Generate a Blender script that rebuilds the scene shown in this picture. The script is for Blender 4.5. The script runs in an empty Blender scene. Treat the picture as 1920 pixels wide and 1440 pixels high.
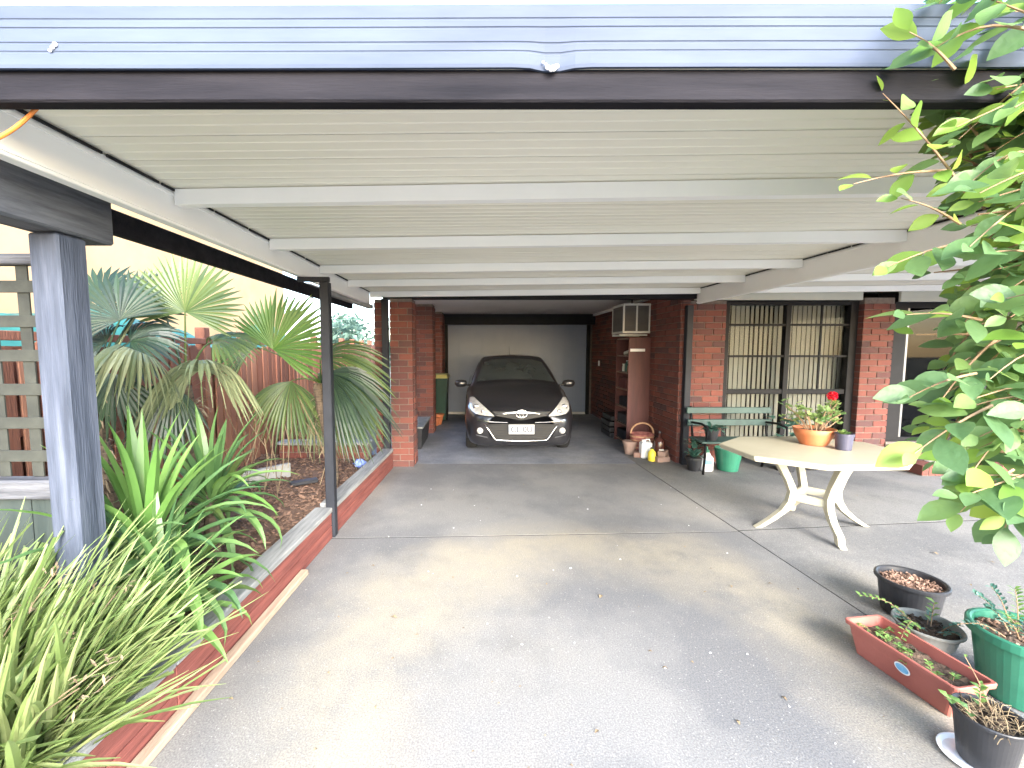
import bpy, bmesh, math, random
from mathutils import Vector, Matrix, Euler
from mathutils.bvhtree import BVHTree
random.seed(7)
R = math.radians
C = bpy.context.scene.collection
scene = bpy.context.scene

# ------------------------------------------------------------------ camera, sky, sun, exposure
CAM_Z, FPX, PX, PITCH = 1.6, 800.0, 900.0, math.atan(65 / 800)
cam_data = bpy.data.cameras.new('camera')
cam = bpy.data.objects.new('camera', cam_data); C.objects.link(cam)
cam.location = (0, 0, CAM_Z)
cam.rotation_euler = (math.pi / 2 - PITCH, 0, 0)
cam_data.sensor_width = 36; cam_data.lens = 36 * FPX / 1920
cam_data.shift_x = (960 - PX) / 1920
cam_data.clip_start = 0.05; cam_data.clip_end = 800
scene.camera = cam

SUN_EL, SUN_AZ = 25, 165            # degrees; azimuth clockwise from +Y (the view direction)
w = bpy.data.worlds.new('World'); scene.world = w; w.use_nodes = True
nt = w.node_tree
bg = nt.nodes['Background']
sky = nt.nodes.new('ShaderNodeTexSky'); sky.sky_type = 'NISHITA'; sky.sun_disc = False
sky.sun_elevation = R(SUN_EL); sky.sun_rotation = R(SUN_AZ)
sky.air_density = 1.0; sky.dust_density = 1.5; sky.ozone_density = 1.5
nt.links.new(sky.outputs[0], bg.inputs[0]); bg.inputs[1].default_value = 0.15
sd = bpy.data.lights.new('sun', 'SUN'); sd.energy = 1.2; sd.angle = R(35); sd.color = (1, .985, .96)
sun = bpy.data.objects.new('sun', sd); C.objects.link(sun)
sv = Vector((math.sin(R(SUN_AZ)) * math.cos(R(SUN_EL)), math.cos(R(SUN_AZ)) * math.cos(R(SUN_EL)), math.sin(R(SUN_EL))))
sun.rotation_euler = sv.to_track_quat('Z', 'Y').to_euler(); sun.location = sv * 30
scene.view_settings.view_transform = 'Standard'; scene.view_settings.look = 'None'
scene.view_settings.gamma = 1; scene.view_settings.use_curve_mapping = False
scene.view_settings.exposure = 3.2
scene.render.engine = 'CYCLES'
scene.cycles.max_bounces = 10; scene.cycles.diffuse_bounces = 6; scene.cycles.transparent_max_bounces = 12
scene.cycles.use_denoising = True

def at(px, py, Y):
    """the place at depth Y that the photograph shows at pixel px, py"""
    x = (px - PX) / FPX; y = -(py - 720) / FPX
    d = Vector((x, math.cos(PITCH) + y * math.sin(PITCH), -math.sin(PITCH) + y * math.cos(PITCH)))
    return Vector((0, 0, CAM_Z)) + d * (Y / d.y)

# ------------------------------------------------------------------ materials
M = {}
def mat(name, c1, c2=None, scale=6, rough=.6, bump=0, bscale=60, metal=0, island=0, stretch=(1, 1, 1), spec=.5,
        c3=None, detail=6, trans=0, coat=0, lo=.35, hi=.65, leafy=False):
    m = bpy.data.materials.new(name); m.use_nodes = True; M[name] = m
    t = m.node_tree; N = t.nodes; L = t.links
    p = N['Principled BSDF']; out = N['Material Output']
    c2 = c2 or c1
    tc = N.new('ShaderNodeTexCoord'); mp = N.new('ShaderNodeMapping')
    L.new(tc.outputs['Object'], mp.inputs[0]); mp.inputs['Scale'].default_value = stretch
    oi = N.new('ShaderNodeObjectInfo'); ge = N.new('ShaderNodeNewGeometry')
    add = N.new('ShaderNodeMath'); add.operation = 'ADD'
    L.new(oi.outputs['Random'], add.inputs[0]); L.new(ge.outputs['Random Per Island'], add.inputs[1])
    fr = N.new('ShaderNodeMath'); fr.operation = 'FRACT'; L.new(add.outputs[0], fr.inputs[0])
    no = N.new('ShaderNodeTexNoise'); no.noise_dimensions = '4D'
    no.inputs['Scale'].default_value = scale; no.inputs['Detail'].default_value = detail; no.inputs['Roughness'].default_value = .6
    L.new(mp.outputs[0], no.inputs['Vector'])
    if island:
        mw_ = N.new('ShaderNodeMath'); mw_.operation = 'MULTIPLY'; mw_.inputs[1].default_value = 40
        L.new(fr.outputs[0], mw_.inputs[0]); L.new(mw_.outputs[0], no.inputs['W'])
    rp = N.new('ShaderNodeValToRGB'); e = rp.color_ramp.elements
    e[0].position = lo; e[0].color = (*c1, 1); e[1].position = hi; e[1].color = (*c2, 1)
    fac = no.outputs['Fac']
    if island:
        mx = N.new('ShaderNodeMix'); mx.data_type = 'FLOAT'; mx.inputs[0].default_value = island
        L.new(no.outputs['Fac'], mx.inputs[2]); L.new(fr.outputs[0], mx.inputs[3]); fac = mx.outputs[0]
        e[0].position = .12; e[1].position = .88
    if c3:
        k = e.new((e[0].position + e[1].position) / 2); k.color = (*c3, 1)
    L.new(fac, rp.inputs[0]); L.new(rp.outputs[0], p.inputs['Base Color'])
    p.inputs['Roughness'].default_value = rough; p.inputs['Metallic'].default_value = metal
    p.inputs['Specular IOR Level'].default_value = spec
    if coat: p.inputs['Coat Weight'].default_value = coat; p.inputs['Coat Roughness'].default_value = .04
    if bump:
        nb = N.new('ShaderNodeTexNoise'); nb.inputs['Scale'].default_value = bscale; nb.inputs['Detail'].default_value = 5
        L.new(mp.outputs[0], nb.inputs['Vector'])
        b = N.new('ShaderNodeBump'); b.inputs['Strength'].default_value = bump; b.inputs['Distance'].default_value = .01
        L.new(nb.outputs['Fac'], b.inputs['Height']); L.new(b.outputs[0], p.inputs['Normal'])
    if trans:
        tr = N.new('ShaderNodeBsdfTranslucent'); ms = N.new('ShaderNodeMixShader'); ms.inputs[0].default_value = trans
        hs = N.new('ShaderNodeHueSaturation'); hs.inputs['Value'].default_value = 1.5; hs.inputs['Hue'].default_value = .485
        L.new(rp.outputs[0], hs.inputs['Color']); L.new(hs.outputs[0], tr.inputs[0])
        L.new(p.outputs[0], ms.inputs[1]); L.new(tr.outputs[0], ms.inputs[2]); L.new(ms.outputs[0], out.inputs[0])
    return m

def glass(name, tint=(.8, .85, .85), refl=.5):
    m = bpy.data.materials.new(name); m.use_nodes = True; M[name] = m
    t = m.node_tree; N = t.nodes; L = t.links; out = N['Material Output']; N.remove(N['Principled BSDF'])
    tr = N.new('ShaderNodeBsdfTransparent'); tr.inputs[0].default_value = (*tint, 1)
    gl = N.new('ShaderNodeBsdfGlossy'); gl.inputs['Roughness'].default_value = .02
    fz = N.new('ShaderNodeFresnel'); fz.inputs[0].default_value = 1.5
    ma = N.new('ShaderNodeMath'); ma.operation = 'MULTIPLY'; ma.inputs[1].default_value = refl * 2; ma.use_clamp = True
    L.new(fz.outputs[0], ma.inputs[0])
    ms = N.new('ShaderNodeMixShader'); L.new(ma.outputs[0], ms.inputs[0]); L.new(tr.outputs[0], ms.inputs[1]); L.new(gl.outputs[0], ms.inputs[2])
    L.new(ms.outputs[0], out.inputs[0]); return m

def concrete(name, dark, mid, tan, arc=False):
    m = bpy.data.materials.new(name); m.use_nodes = True; M[name] = m
    t = m.node_tree; N = t.nodes; L = t.links; p = N['Principled BSDF']
    tc = N.new('ShaderNodeTexCoord'); V = tc.outputs['Object']
    def noise(s, d=6, r=.6, w=0):
        n = N.new('ShaderNodeTexNoise'); n.noise_dimensions = '4D'; n.inputs['W'].default_value = w
        n.inputs['Scale'].default_value = s; n.inputs['Detail'].default_value = d; n.inputs['Roughness'].default_value = r
        L.new(V, n.inputs['Vector']); return n.outputs['Fac']
    def ramp(f, a, b, ca=(0, 0, 0, 1), cb=(1, 1, 1, 1)):
        r = N.new('ShaderNodeValToRGB'); r.color_ramp.elements[0].position = a; r.color_ramp.elements[1].position = b
        r.color_ramp.elements[0].color = ca; r.color_ramp.elements[1].color = cb; L.new(f, r.inputs[0]); return r.outputs[0]
    def mix(f, a, b, mode='MIX'):
        x = N.new('ShaderNodeMix'); x.data_type = 'RGBA'; x.blend_type = mode
        if isinstance(f, float): x.inputs[0].default_value = f
        else: L.new(f, x.inputs[0])
        for s, v in ((6, a), (7, b)):
            if isinstance(v, tuple): x.inputs[s].default_value = (*v, 1)
            else: L.new(v, x.inputs[s])
        return x.outputs[2]
    def math_(op, a, b):
        x = N.new('ShaderNodeMath'); x.operation = op
        for s, v in ((0, a), (1, b)):
            if isinstance(v, (int, float)): x.inputs[s].default_value = v
            else: L.new(v, x.inputs[s])
        return x.outputs[0]
    base = mix(ramp(noise(.9, 7, .62, 3), .42, .58), dark, mid)
    f = ramp(noise(.55, 6, .6, 11), .5, .68)
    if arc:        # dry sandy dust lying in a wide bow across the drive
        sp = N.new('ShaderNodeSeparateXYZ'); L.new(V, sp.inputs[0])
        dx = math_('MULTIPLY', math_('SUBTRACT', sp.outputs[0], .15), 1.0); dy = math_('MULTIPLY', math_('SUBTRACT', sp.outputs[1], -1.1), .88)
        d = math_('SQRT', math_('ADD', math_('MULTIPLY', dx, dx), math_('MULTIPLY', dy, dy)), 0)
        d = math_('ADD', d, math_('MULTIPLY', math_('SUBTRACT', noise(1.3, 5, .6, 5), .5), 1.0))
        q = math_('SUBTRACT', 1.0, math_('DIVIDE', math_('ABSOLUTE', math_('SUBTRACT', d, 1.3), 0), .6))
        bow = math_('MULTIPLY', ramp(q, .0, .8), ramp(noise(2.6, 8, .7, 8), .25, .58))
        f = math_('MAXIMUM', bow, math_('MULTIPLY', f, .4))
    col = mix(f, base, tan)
    st = ramp(noise(1.7, 8, .7, 21), .55, .75)
    col = mix(math_('MULTIPLY', st, .4), col, tuple(c * .55 for c in dark))
    sk = ramp(noise(140, 2, .5, 1), .3, .7)
    col = mix(.55, col, mix(sk, (.28, .28, .29), (.85, .84, .82)), 'OVERLAY')
    vo = N.new('ShaderNodeTexVoronoi'); vo.inputs['Scale'].default_value = 75; L.new(V, vo.inputs['Vector'])
    gr = ramp(vo.outputs['Distance'], .12, .3, (1, 1, 1, 1), (0, 0, 0, 1))
    col = mix(math_('MULTIPLY', gr, math_('MULTIPLY', ramp(noise(40, 2, .5, 9), .5, .6), .7)), col, (.42, .41, .39))
    L.new(col, p.inputs['Base Color']); p.inputs['Roughness'].default_value = .85
    b = N.new('ShaderNodeBump'); b.inputs['Strength'].default_value = .35; b.inputs['Distance'].default_value = .006
    L.new(math_('ADD', noise(110, 3, .6, 2), math_('MULTIPLY', noise(6, 4, .6, 4), .6)), b.inputs['Height']); L.new(b.outputs[0], p.inputs['Normal'])
    return m

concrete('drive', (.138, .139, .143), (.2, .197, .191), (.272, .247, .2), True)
concrete('patio_c', (.13, .132, .136), (.2, .198, .193), (.25, .235, .205))
concrete('garage_c', (.15, .16, .19), (.25, .26, .29), (.29, .285, .275))
mat('soil_ground', (.15, .14, .105), (.2, .19, .14), 3, .95, .4, 20)
mat('brick', (.075, .042, .042), (.2, .066, .048), 14, .88, .5, 90, island=.66, c3=(.15, .048, .037))
mat('mortar', (.13, .105, .09), (.2, .16, .135), 20, .95, .4, 120)
mat('stone_brick', (.2, .1, .075), (.34, .24, .2), 12, .9, .4, 60, island=.6)
mat('cream_steel', (.79, .77, .675), (.83, .81, .715), 1.2, .5, .05, 8, stretch=(.4, 3, 3))
mat('white_paint', (.87, .87, .86), (.9, .9, .89), 2, .42, .06, 14)
mat('gutter', (.05, .064, .1), (.08, .1, .145), .9, .6, spec=.16, bump=.05, bscale=3, stretch=(1, 6, 6))# .05, 3, stretch=(1, 6, 6), metal=.1)
mat('dark_timber', (.007, .007, .01), (.017, .016, .02), 3, .8, spec=.12, bump=.25, bscale=30, stretch=(.6, 6, 6))# .25, 30, stretch=(.6, 6, 6))
mat('dark_paint', (.014, .016, .022), (.024, .027, .035), 4, .55, .12, 30, spec=.25)
mat('black_paint', (.007, .007, .008), (.013, .013, .015), 5, .55, .1, 40, spec=.2)
mat('post_timber', (.028, .037, .058), (.088, .103, .142), 5, .8, .35, 30, stretch=(5, 5, .4), c3=(.053, .066, .098))
mat('beam_timber', (.04, .046, .062), (.13, .14, .165), 5, .72, .5, 26, stretch=(5, .55, 5))
mat('rail_timber', (.03, .033, .042), (.11, .115, .13), 6, .8, .5, 30, stretch=(.5, 5, 5))
mat('cap_timber', (.16, .165, .17), (.3, .305, .3), 6, .8, .5, 30, stretch=(6, .5, 6))
mat('red_timber', (.13, .036, .03), (.25, .075, .06), 5, .8, .5, 26, stretch=(5, .6, 8))
mat('pale_timber', (.3, .22, .16), (.46, .36, .27), 6, .85, .5, 30, stretch=(6, .5, 6))
mat('paling', (.11, .042, .026), (.38, .19, .12), 6, .85, .6, 22, stretch=(4, 4, .5), island=.5, c3=(.24, .095, .06))
mat('lattice', (.018, .021, .018), (.038, .042, .035), 6, .8, .3, 30)
mat('shed_panel', (.02, .032, .032), (.035, .048, .046), 2, .7, .2, 8, stretch=(8, 8, 1))
mat('sleeper_grey', (.24, .24, .235), (.36, .36, .35), 8, .9, .4, 40)
mat('render_wall', (.43, .275, .14), (.5, .335, .185), 1.5, .9, .15, 50)
mat('tarp', (.015, .1, .085), (.035, .18, .155), 4, .55, .5, 7)
mat('mulch', (.06, .035, .024), (.24, .145, .1), 9, .95, .6, 50, island=.75)
mat('potting', (.03, .022, .016), (.12, .08, .055), 40, .95, .9, 90)
mat('bark_chip', (.16, .09, .06), (.34, .22, .16), 30, .95, .9, 70)
mat('trunk', (.06, .045, .032), (.17, .125, .085), 14, .95, .8, 30, stretch=(1, 1, 4))
mat('twig', (.2, .12, .07), (.34, .22, .13), 14, .8, .4, 40)
mat('dry', (.12, .085, .05), (.3, .23, .14), 10, .9, .2, 40, island=.6)
mat('leaf_bush', (.08, .16, .065), (.2, .31, .09), 30, .45, .3, 60, island=.65, c3=(.13, .235, .095), trans=.5)
mat('leaf_new', (.15, .28, .05), (.25, .37, .07), 5, .45, .1, 40, island=.8, trans=.42)
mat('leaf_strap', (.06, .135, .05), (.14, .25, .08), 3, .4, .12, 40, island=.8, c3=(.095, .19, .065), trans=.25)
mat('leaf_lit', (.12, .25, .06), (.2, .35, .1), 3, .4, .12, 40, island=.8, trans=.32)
mat('leaf_grass', (.14, .21, .065), (.35, .4, .18), 3, .48, .12, 40, island=.85, c3=(.23, .31, .11), trans=.25)
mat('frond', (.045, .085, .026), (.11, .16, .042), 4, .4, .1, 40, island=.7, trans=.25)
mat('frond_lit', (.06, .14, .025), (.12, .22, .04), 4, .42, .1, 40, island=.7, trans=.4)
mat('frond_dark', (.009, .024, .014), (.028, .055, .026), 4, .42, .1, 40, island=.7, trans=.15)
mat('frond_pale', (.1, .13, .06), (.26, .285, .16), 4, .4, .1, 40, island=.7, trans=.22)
mat('leaf_ger', (.09, .18, .055), (.26, .36, .12), 8, .5, .2, 60, island=.8, trans=.3)
mat('leaf_blue', (.03, .095, .075), (.1, .22, .17), 8, .45, .2, 60, island=.8, trans=.2)
mat('leaf_fern', (.08, .17, .05), (.2, .34, .09), 8, .5, .2, 60, island=.8, trans=.3)
mat('leaf_far', (.06, .11, .085), (.16, .25, .19), 2, .7, .1, 10, island=.8, trans=.3)
mat('petal', (.62, .008, .02), (.85, .03, .05), 20, .5, 0, island=.7, trans=.2)
mat('petal_white', (.75, .75, .7), (.85, .85, .8), 20, .5)
mat('resin', (.44, .41, .31), (.5, .47, .365), 1.6, .38, .06, 30)
mat('terracotta', (.47, .15, .06), (.6, .21, .09), 4, .55, .1, 40)
mat('pot_pink', (.3, .09, .07), (.38, .125, .1), 4, .55, .12, 50)
mat('pot_black', (.018, .019, .022), (.034, .035, .04), 6, .42, .08, 50)
mat('pot_violet', (.05, .05, .085), (.075, .075, .12), 6, .42, .08, 50)
mat('pot_grey', (.13, .14, .13), (.27, .27, .25), 7, .8, .3, 40)
mat('pot_green', (.02, .135, .085), (.035, .19, .12), 4, .38, .08, 40)
mat('bin_green', (.01, .045, .03), (.015, .06, .04), 4, .4, .08, 40)
mat('lid_yellow', (.42, .36, .1), (.5, .44, .16), 5, .4)
mat('plate_white', (.5, .5, .52), (.55, .55, .57))
mat('bench_green', (.022, .055, .05), (.04, .085, .075), 6, .5, .2, 30)
mat('white_plastic', (.72, .73, .76), (.82, .83, .84), 5, .35)
mat('yellow_plastic', (.75, .6, .04), (.82, .68, .07), 5, .4)
mat('brown_glass', (.04, .014, .012), (.07, .025, .02), 5, .12)
mat('blue_plastic', (.1, .16, .5), (.2, .28, .65), 8, .4, .3, 20)
mat('cane', (.3, .16, .09), (.45, .28, .16), 20, .75, .4, 60)
mat('rust_red', (.2, .06, .05), (.32, .12, .1), 14, .8, .3, 50)
mat('cabinet', (.075, .022, .02), (.115, .035, .03), 3, .55, .1, 30, stretch=(4, 4, .6))
mat('shelf_wood', (.17, .11, .085), (.25, .17, .13), 6, .6)
mat('ac_white', (.55, .54, .5), (.62, .61, .57), 6, .55)
mat('ac_grille', (.09, .085, .08), (.14, .13, .12), 6, .6)
mat('door_panel', (.185, .23, .33), (.22, .265, .365), 1.2, .45, .05, 10)
mat('ceiling_board', (.68, .66, .65), (.74, .72, .71), 1.5, .8, .05, 20)
mat('beige_board', (.46, .46, .4), (.52, .52, .46), 2, .6, .05, 20)
mat('blind', (.26, .25, .215), (.34, .325, .28), 3, .75, .05, 30, island=.4)
mat('room', (.02, .016, .013), (.035, .025, .02), 1, .9)
mat('alu', (.2, .205, .21), (.26, .265, .27), 5, .35, metal=.6)
mat('roof_tile', (.1, .05, .04), (.17, .08, .06), 6, .85, .3, 30)
mat('orange_cord', (.62, .2, .035), (.7, .25, .05), 8, .5)
mat('label_white', (.8, .8, .8)); mat('label_blue', (.12, .35, .6), (.25, .5, .7), 30)
mat('sole', (.7, .7, .68)); mat('shoe', (.02, .02, .022), (.04, .04, .045), 10, .6)
mat('car_paint', (.025, .025, .03), (.03, .03, .036), 3, .28, metal=.35, coat=1)
mat('car_black', (.008, .008, .009), (.012, .012, .013), 10, .5)
mat('car_glass', (.03, .037, .038), (.05, .06, .06), 2.2, .05, spec=.9)
mat('chrome', (.72, .72, .74), (.78, .78, .8), 10, .12, metal=1)
mat('lamp_refl', (.6, .59, .56), (.85, .84, .81), 22, .18, metal=.25, coat=1)
mat('tyre', (.012, .012, .012), (.02, .02, .02), 20, .8, .2, 60)
mat('rim', (.4, .4, .41), (.48, .48, .49), 10, .3, metal=.8)
mat('plate_text', (.015, .03, .07))
mat('seat_cloth', (.16, .16, .17), (.2, .2, .21), 20, .9)
glass('window_glass', (.88, .89, .88), .02)
glass('door_glass', (.5, .5, .5), .04)

# ------------------------------------------------------------------ mesh helpers
OFF = {}          # world position of each thing's base; parts are written in world coordinates
class MB:
    def __init__(s): s.v = []; s.f = []
    def add(s, vs, fs):
        o = len(s.v); s.v += [Vector(v) for v in vs]; s.f += [tuple(i + o for i in f) for f in fs]; return s
    def box(s, a, b, c=0):
        (x0, y0, z0), (x1, y1, z1) = [min(p, q) for p, q in zip(a, b)], [max(p, q) for p, q in zip(a, b)]
        return s.obox(((x0 + x1) / 2, (y0 + y1) / 2, (z0 + z1) / 2), (x1 - x0, y1 - y0, z1 - z0), None, c)
    def obox(s, ctr, size, rot=None, c=0):
        h = [d / 2 for d in size]; ctr = Vector(ctr); rot = rot or Matrix.Identity(3)
        if c <= 0:
            vs = [ctr + rot @ Vector((x * h[0], y * h[1], z * h[2])) for x in (-1, 1) for y in (-1, 1) for z in (-1, 1)]
            return s.add(vs, [(0, 1, 3, 2), (4, 6, 7, 5), (0, 4, 5, 1), (2, 3, 7, 6), (0, 2, 6, 4), (1, 5, 7, 3)])
        c = min(c, min(h) * .9); vs = []; ix = {}
        for x in (-1, 1):
            for y in (-1, 1):
                for z in (-1, 1):
                    for k in range(3):
                        q = [x * (h[0] - c), y * (h[1] - c), z * (h[2] - c)]; q[k] = (x, y, z)[k] * h[k]
                        ix[(x, y, z, k)] = len(vs); vs.append(ctr + rot @ Vector(q))
        fs = []
        for k in range(3):
            a, b = [i for i in range(3) if i != k]
            for sg in (-1, 1):
                q = []
                for u, v in ((-1, -1), (1, -1), (1, 1), (-1, 1)):
                    t = [0, 0, 0]; t[k] = sg; t[a] = u; t[b] = v; q.append(ix[(*t, k)])
                fs.append(tuple(q))
            for u in (-1, 1):
                for v in (-1, 1):
                    t0 = [0, 0, 0]; t1 = [0, 0, 0]; t0[k] = -1; t1[k] = 1
                    for t in (t0, t1): t[a] = u; t[b] = v
                    fs.append((ix[(*t0, a)], ix[(*t1, a)], ix[(*t1, b)], ix[(*t0, b)]))
        for x in (-1, 1):
            for y in (-1, 1):
                for z in (-1, 1): fs.append(tuple(ix[(x, y, z, k)] for k in range(3)))
        return s.add(vs, fs)
    def bar(s, p, q, wd, th, up=(0, 0, 1), c=0):
        p, q = Vector(p), Vector(q); d = (q - p); L = d.length; d.normalize(); u = Vector(up)
        sd = d.cross(u)
        if sd.length < 1e-4: sd = d.cross(Vector((1, 0, 0)))
        sd.normalize(); u = sd.cross(d)
        return s.obox((p + q) / 2, (L, wd, th), Matrix((d, sd, u)).transposed(), c)
    def tube(s, path, r, n=8, cap=True):
        path = [Vector(p) for p in path]; vs = []; k = len(path)
        rr = r if isinstance(r, (list, tuple)) else [r] * k
        d0 = (path[1] - path[0]).normalized(); a = d0.orthogonal().normalized()
        for i, p in enumerate(path):
            d = (path[min(i + 1, k - 1)] - path[max(i - 1, 0)]).normalized()
            a = (a - d * a.dot(d)).normalized(); b = d.cross(a)
            vs += [p + (a * math.cos(2 * math.pi * j / n) + b * math.sin(2 * math.pi * j / n)) * rr[i] for j in range(n)]
        fs = [(i * n + j, i * n + (j + 1) % n, (i + 1) * n + (j + 1) % n, (i + 1) * n + j) for i in range(k - 1) for j in range(n)]
        if cap: fs += [tuple(range(n))[::-1], tuple((k - 1) * n + j for j in range(n))]
        return s.add(vs, fs)
    def lathe(s, prof, ctr, n=32, sx=1, sy=1, cap0=False, cap1=False):
        ctr = Vector(ctr); k = len(prof)
        vs = [ctr + Vector((r * sx * math.cos(2 * math.pi * j / n), r * sy * math.sin(2 * math.pi * j / n), z)) for r, z in prof for j in range(n)]
        fs = [(i * n + j, i * n + (j + 1) % n, (i + 1) * n + (j + 1) % n, (i + 1) * n + j) for i in range(k - 1) for j in range(n)]
        if cap0: fs.append(tuple(range(n))[::-1])
        if cap1: fs.append(tuple((k - 1) * n + j for j in range(n)))
        return s.add(vs, fs)
    def prism(s, poly, z0, z1, c=0):
        n = len(poly); fs = []
        if c:
            cx = sum(p[0] for p in poly) / n; cy = sum(p[1] for p in poly) / n
            ins = []
            for x, y in poly:
                d = math.hypot(x - cx, y - cy); k = (d - c * 1.3) / d; ins.append((cx + (x - cx) * k, cy + (y - cy) * k))
            lay = [(poly, z0), (poly, z1 - c), (ins, z1)]
        else: lay = [(poly, z0), (poly, z1)]
        vs = [(x, y, z) for pl, z in lay for x, y in pl]
        for l in range(len(lay) - 1):
            fs += [(l * n + i, l * n + (i + 1) % n, (l + 1) * n + (i + 1) % n, (l + 1) * n + i) for i in range(n)]
        fs += [tuple(range(n))[::-1], tuple((len(lay) - 1) * n + i for i in range(n))]
        return s.add(vs, fs)
    def extr(s, prof, a, b, fn):
        """profile of (u, v) swept between a and b; fn(t, u, v) -> point"""
        n = len(prof); vs = [fn(t, u, v) for t in (a, b) for u, v in prof]
        return s.add(vs, [(i, i + 1, n + i + 1, n + i) for i in range(n - 1)])
    def blade(s, pts, wid, nrm=(0, 0, 1), fold=.25):
        """a leaf: path, half width per station, a hint for its upper side, depth of its fold"""
        pts = [Vector(p) for p in pts]; k = len(pts); vs = []; nrm = Vector(nrm)
        for i, p in enumerate(pts):
            d = (pts[min(i + 1, k - 1)] - pts[max(i - 1, 0)]).normalized()
            sd = d.cross(nrm)
            if sd.length < 1e-3: sd = d.orthogonal()
            sd.normalize(); u = sd.cross(d).normalized(); h = wid[i]
            vs += [p - sd * h + u * h * fold, p, p + sd * h + u * h * fold]
        fs = []
        for i in range(k - 1):
            o = i * 3; fs += [(o, o + 1, o + 4, o + 3), (o + 1, o + 2, o + 5, o + 4)]
        return s.add(vs, fs)
    def build(s, name, m, parent=None, smooth=False, loc=None, kind=None):
        off = OFF[parent.name] if parent else (Vector(loc) if loc is not None else Vector((0, 0, 0)))
        me = bpy.data.meshes.new(name); me.from_pydata([tuple(v - off) for v in s.v], [], s.f); me.update()
        ms = m if isinstance(m, list) else [m]
        for q in ms: me.materials.append(M[q])
        if smooth: me.polygons.foreach_set('use_smooth', [True] * len(me.polygons))
        o = bpy.data.objects.new(name, me); C.objects.link(o)
        if parent: o.parent = parent
        else: o.location = off
        OFF[o.name] = off
        if kind: o['kind'] = kind
        return o

def tag(o, label, cat, group=None, kind=None):
    if label: o['label'] = label
    if cat: o['category'] = cat
    if group: o['group'] = group
    if kind: o['kind'] = kind
    return o
def thing(name, label, cat, loc, group=None):
    o = bpy.data.objects.new(name, None); C.objects.link(o); o.location = loc; OFF[o.name] = Vector(loc)
    o.empty_display_size = .1
    return tag(o, label, cat, group)
def copy_to(src, parent, world, rot=None):
    o = src.copy(); C.objects.link(o); o.parent = parent
    o.location = Vector(world) - OFF[parent.name]
    if rot: o.rotation_euler = rot
    OFF[o.name] = OFF[parent.name]; return o
def piece(me, name, parent, world, rot=(0, 0, 0), scale=None):
    o = bpy.data.objects.new(name, me); C.objects.link(o); o.parent = parent
    o.location = Vector(world) - OFF[parent.name]; o.rotation_euler = rot
    if scale: o.scale = scale
    OFF[o.name] = OFF[parent.name]; return o
def mesh_of(mb, name, m, smooth=False):
    me = bpy.data.meshes.new(name); me.from_pydata([tuple(v) for v in mb.v], [], mb.f); me.update(); me.materials.append(M[m])
    if smooth: me.polygons.foreach_set('use_smooth', [True] * len(me.polygons))
    return me
def rnd(a, b): return random.uniform(a, b)

# ------------------------------------------------------------------ ground
MB().add([(-150, -80, -.1), (150, -80, -.1), (150, 200, -.1), (-150, 200, -.1)], [(0, 1, 2, 3)]).build('ground', 'soil_ground', kind='structure')
def seam_x(Y): return 2.212 + (5.6 - Y) * .0385
g = .006
def struct_root(name, loc):
    o = bpy.data.objects.new(name, None); C.objects.link(o); o.location = loc; OFF[o.name] = Vector(loc); o['kind'] = 'structure'; return o
dr = struct_root('driveway', (.6, 3, 0))
ty = lambda x: 3.553 + .039 * x
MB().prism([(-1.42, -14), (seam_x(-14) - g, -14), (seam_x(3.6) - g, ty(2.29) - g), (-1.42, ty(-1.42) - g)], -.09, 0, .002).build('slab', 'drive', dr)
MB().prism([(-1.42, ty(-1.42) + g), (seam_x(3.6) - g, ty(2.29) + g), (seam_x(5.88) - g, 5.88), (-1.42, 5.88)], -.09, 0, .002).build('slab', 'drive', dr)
jn = MB().prism([(-1.42, ty(-1.42) - g * .95), (seam_x(3.6), ty(2.29) - g * .95), (seam_x(3.6), ty(2.29) + g * .95), (-1.42, ty(-1.42) + g * .95)], -.08, -.0015)
jn.prism([(seam_x(-14) - g * .95, -14), (seam_x(-14) + g * .95, -14), (seam_x(6.3) + g * .95, 6.3), (seam_x(6.3) - g * .95, 6.3)], -.08, -.0035)
jn.prism([(seam_x(3.6) + g, 3.66), (12, 4.6), (12, 4.615), (seam_x(3.6) + g, 3.675)], -.08, -.0035)
jn.build('joint_filler', 'black_paint', dr)
pt = struct_root('patio', (5, 3, 0))
MB().prism([(seam_x(-14) + g, -14), (12, -14), (12, 4.6), (seam_x(3.6) + g, 3.66)], -.09, -.002, .002).build('slab', 'patio_c', pt)
MB().prism([(seam_x(3.6) + g, 3.675), (12, 4.615), (12, 6.4), (seam_x(6.4) + g, 6.4)], -.09, -.002, .002).build('slab', 'patio_c', pt)
MB().prism([(-1.7, 5.892), (seam_x(5.892) - g, 5.892), (2.77, 6.41), (2.77, 11), (-1.7, 11)], -.09, -.003, .006).build('garage_floor', 'garage_c', kind='structure')

# leaf litter and pale flecks on the concrete
mb = MB()
for i in range(80):
    Y = 1.5 + 4.2 * random.random() ** 1.5; X = rnd(-1.15, 4.2); s_ = rnd(.004, .014) * (1 if random.random() < .85 else 1.8)
    a = rnd(0, 6.28); d = Vector((math.cos(a), math.sin(a), 0))
    mb.blade([Vector((X, Y, .004)), Vector((X, Y, .006 + s_ * .2)) + d * s_, Vector((X, Y, .004)) + d * s_ * 2], [.001, s_ * .6, .001])
mb.build('leaf_litter', 'dry', kind='stuff')
mb = MB()
for i in range(36):
    Y = 1.5 + 3.5 * random.random() ** 1.3; X = rnd(-1.0, 2.3)
    mb.lathe([(rnd(.003, .008), 0), (.002, .003)], (X, Y, .001), 6, rnd(.6, 1.4), rnd(.6, 1.4), cap1=True)
mb.build('pale_grit', 'white_plastic', kind='stuff')

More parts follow.
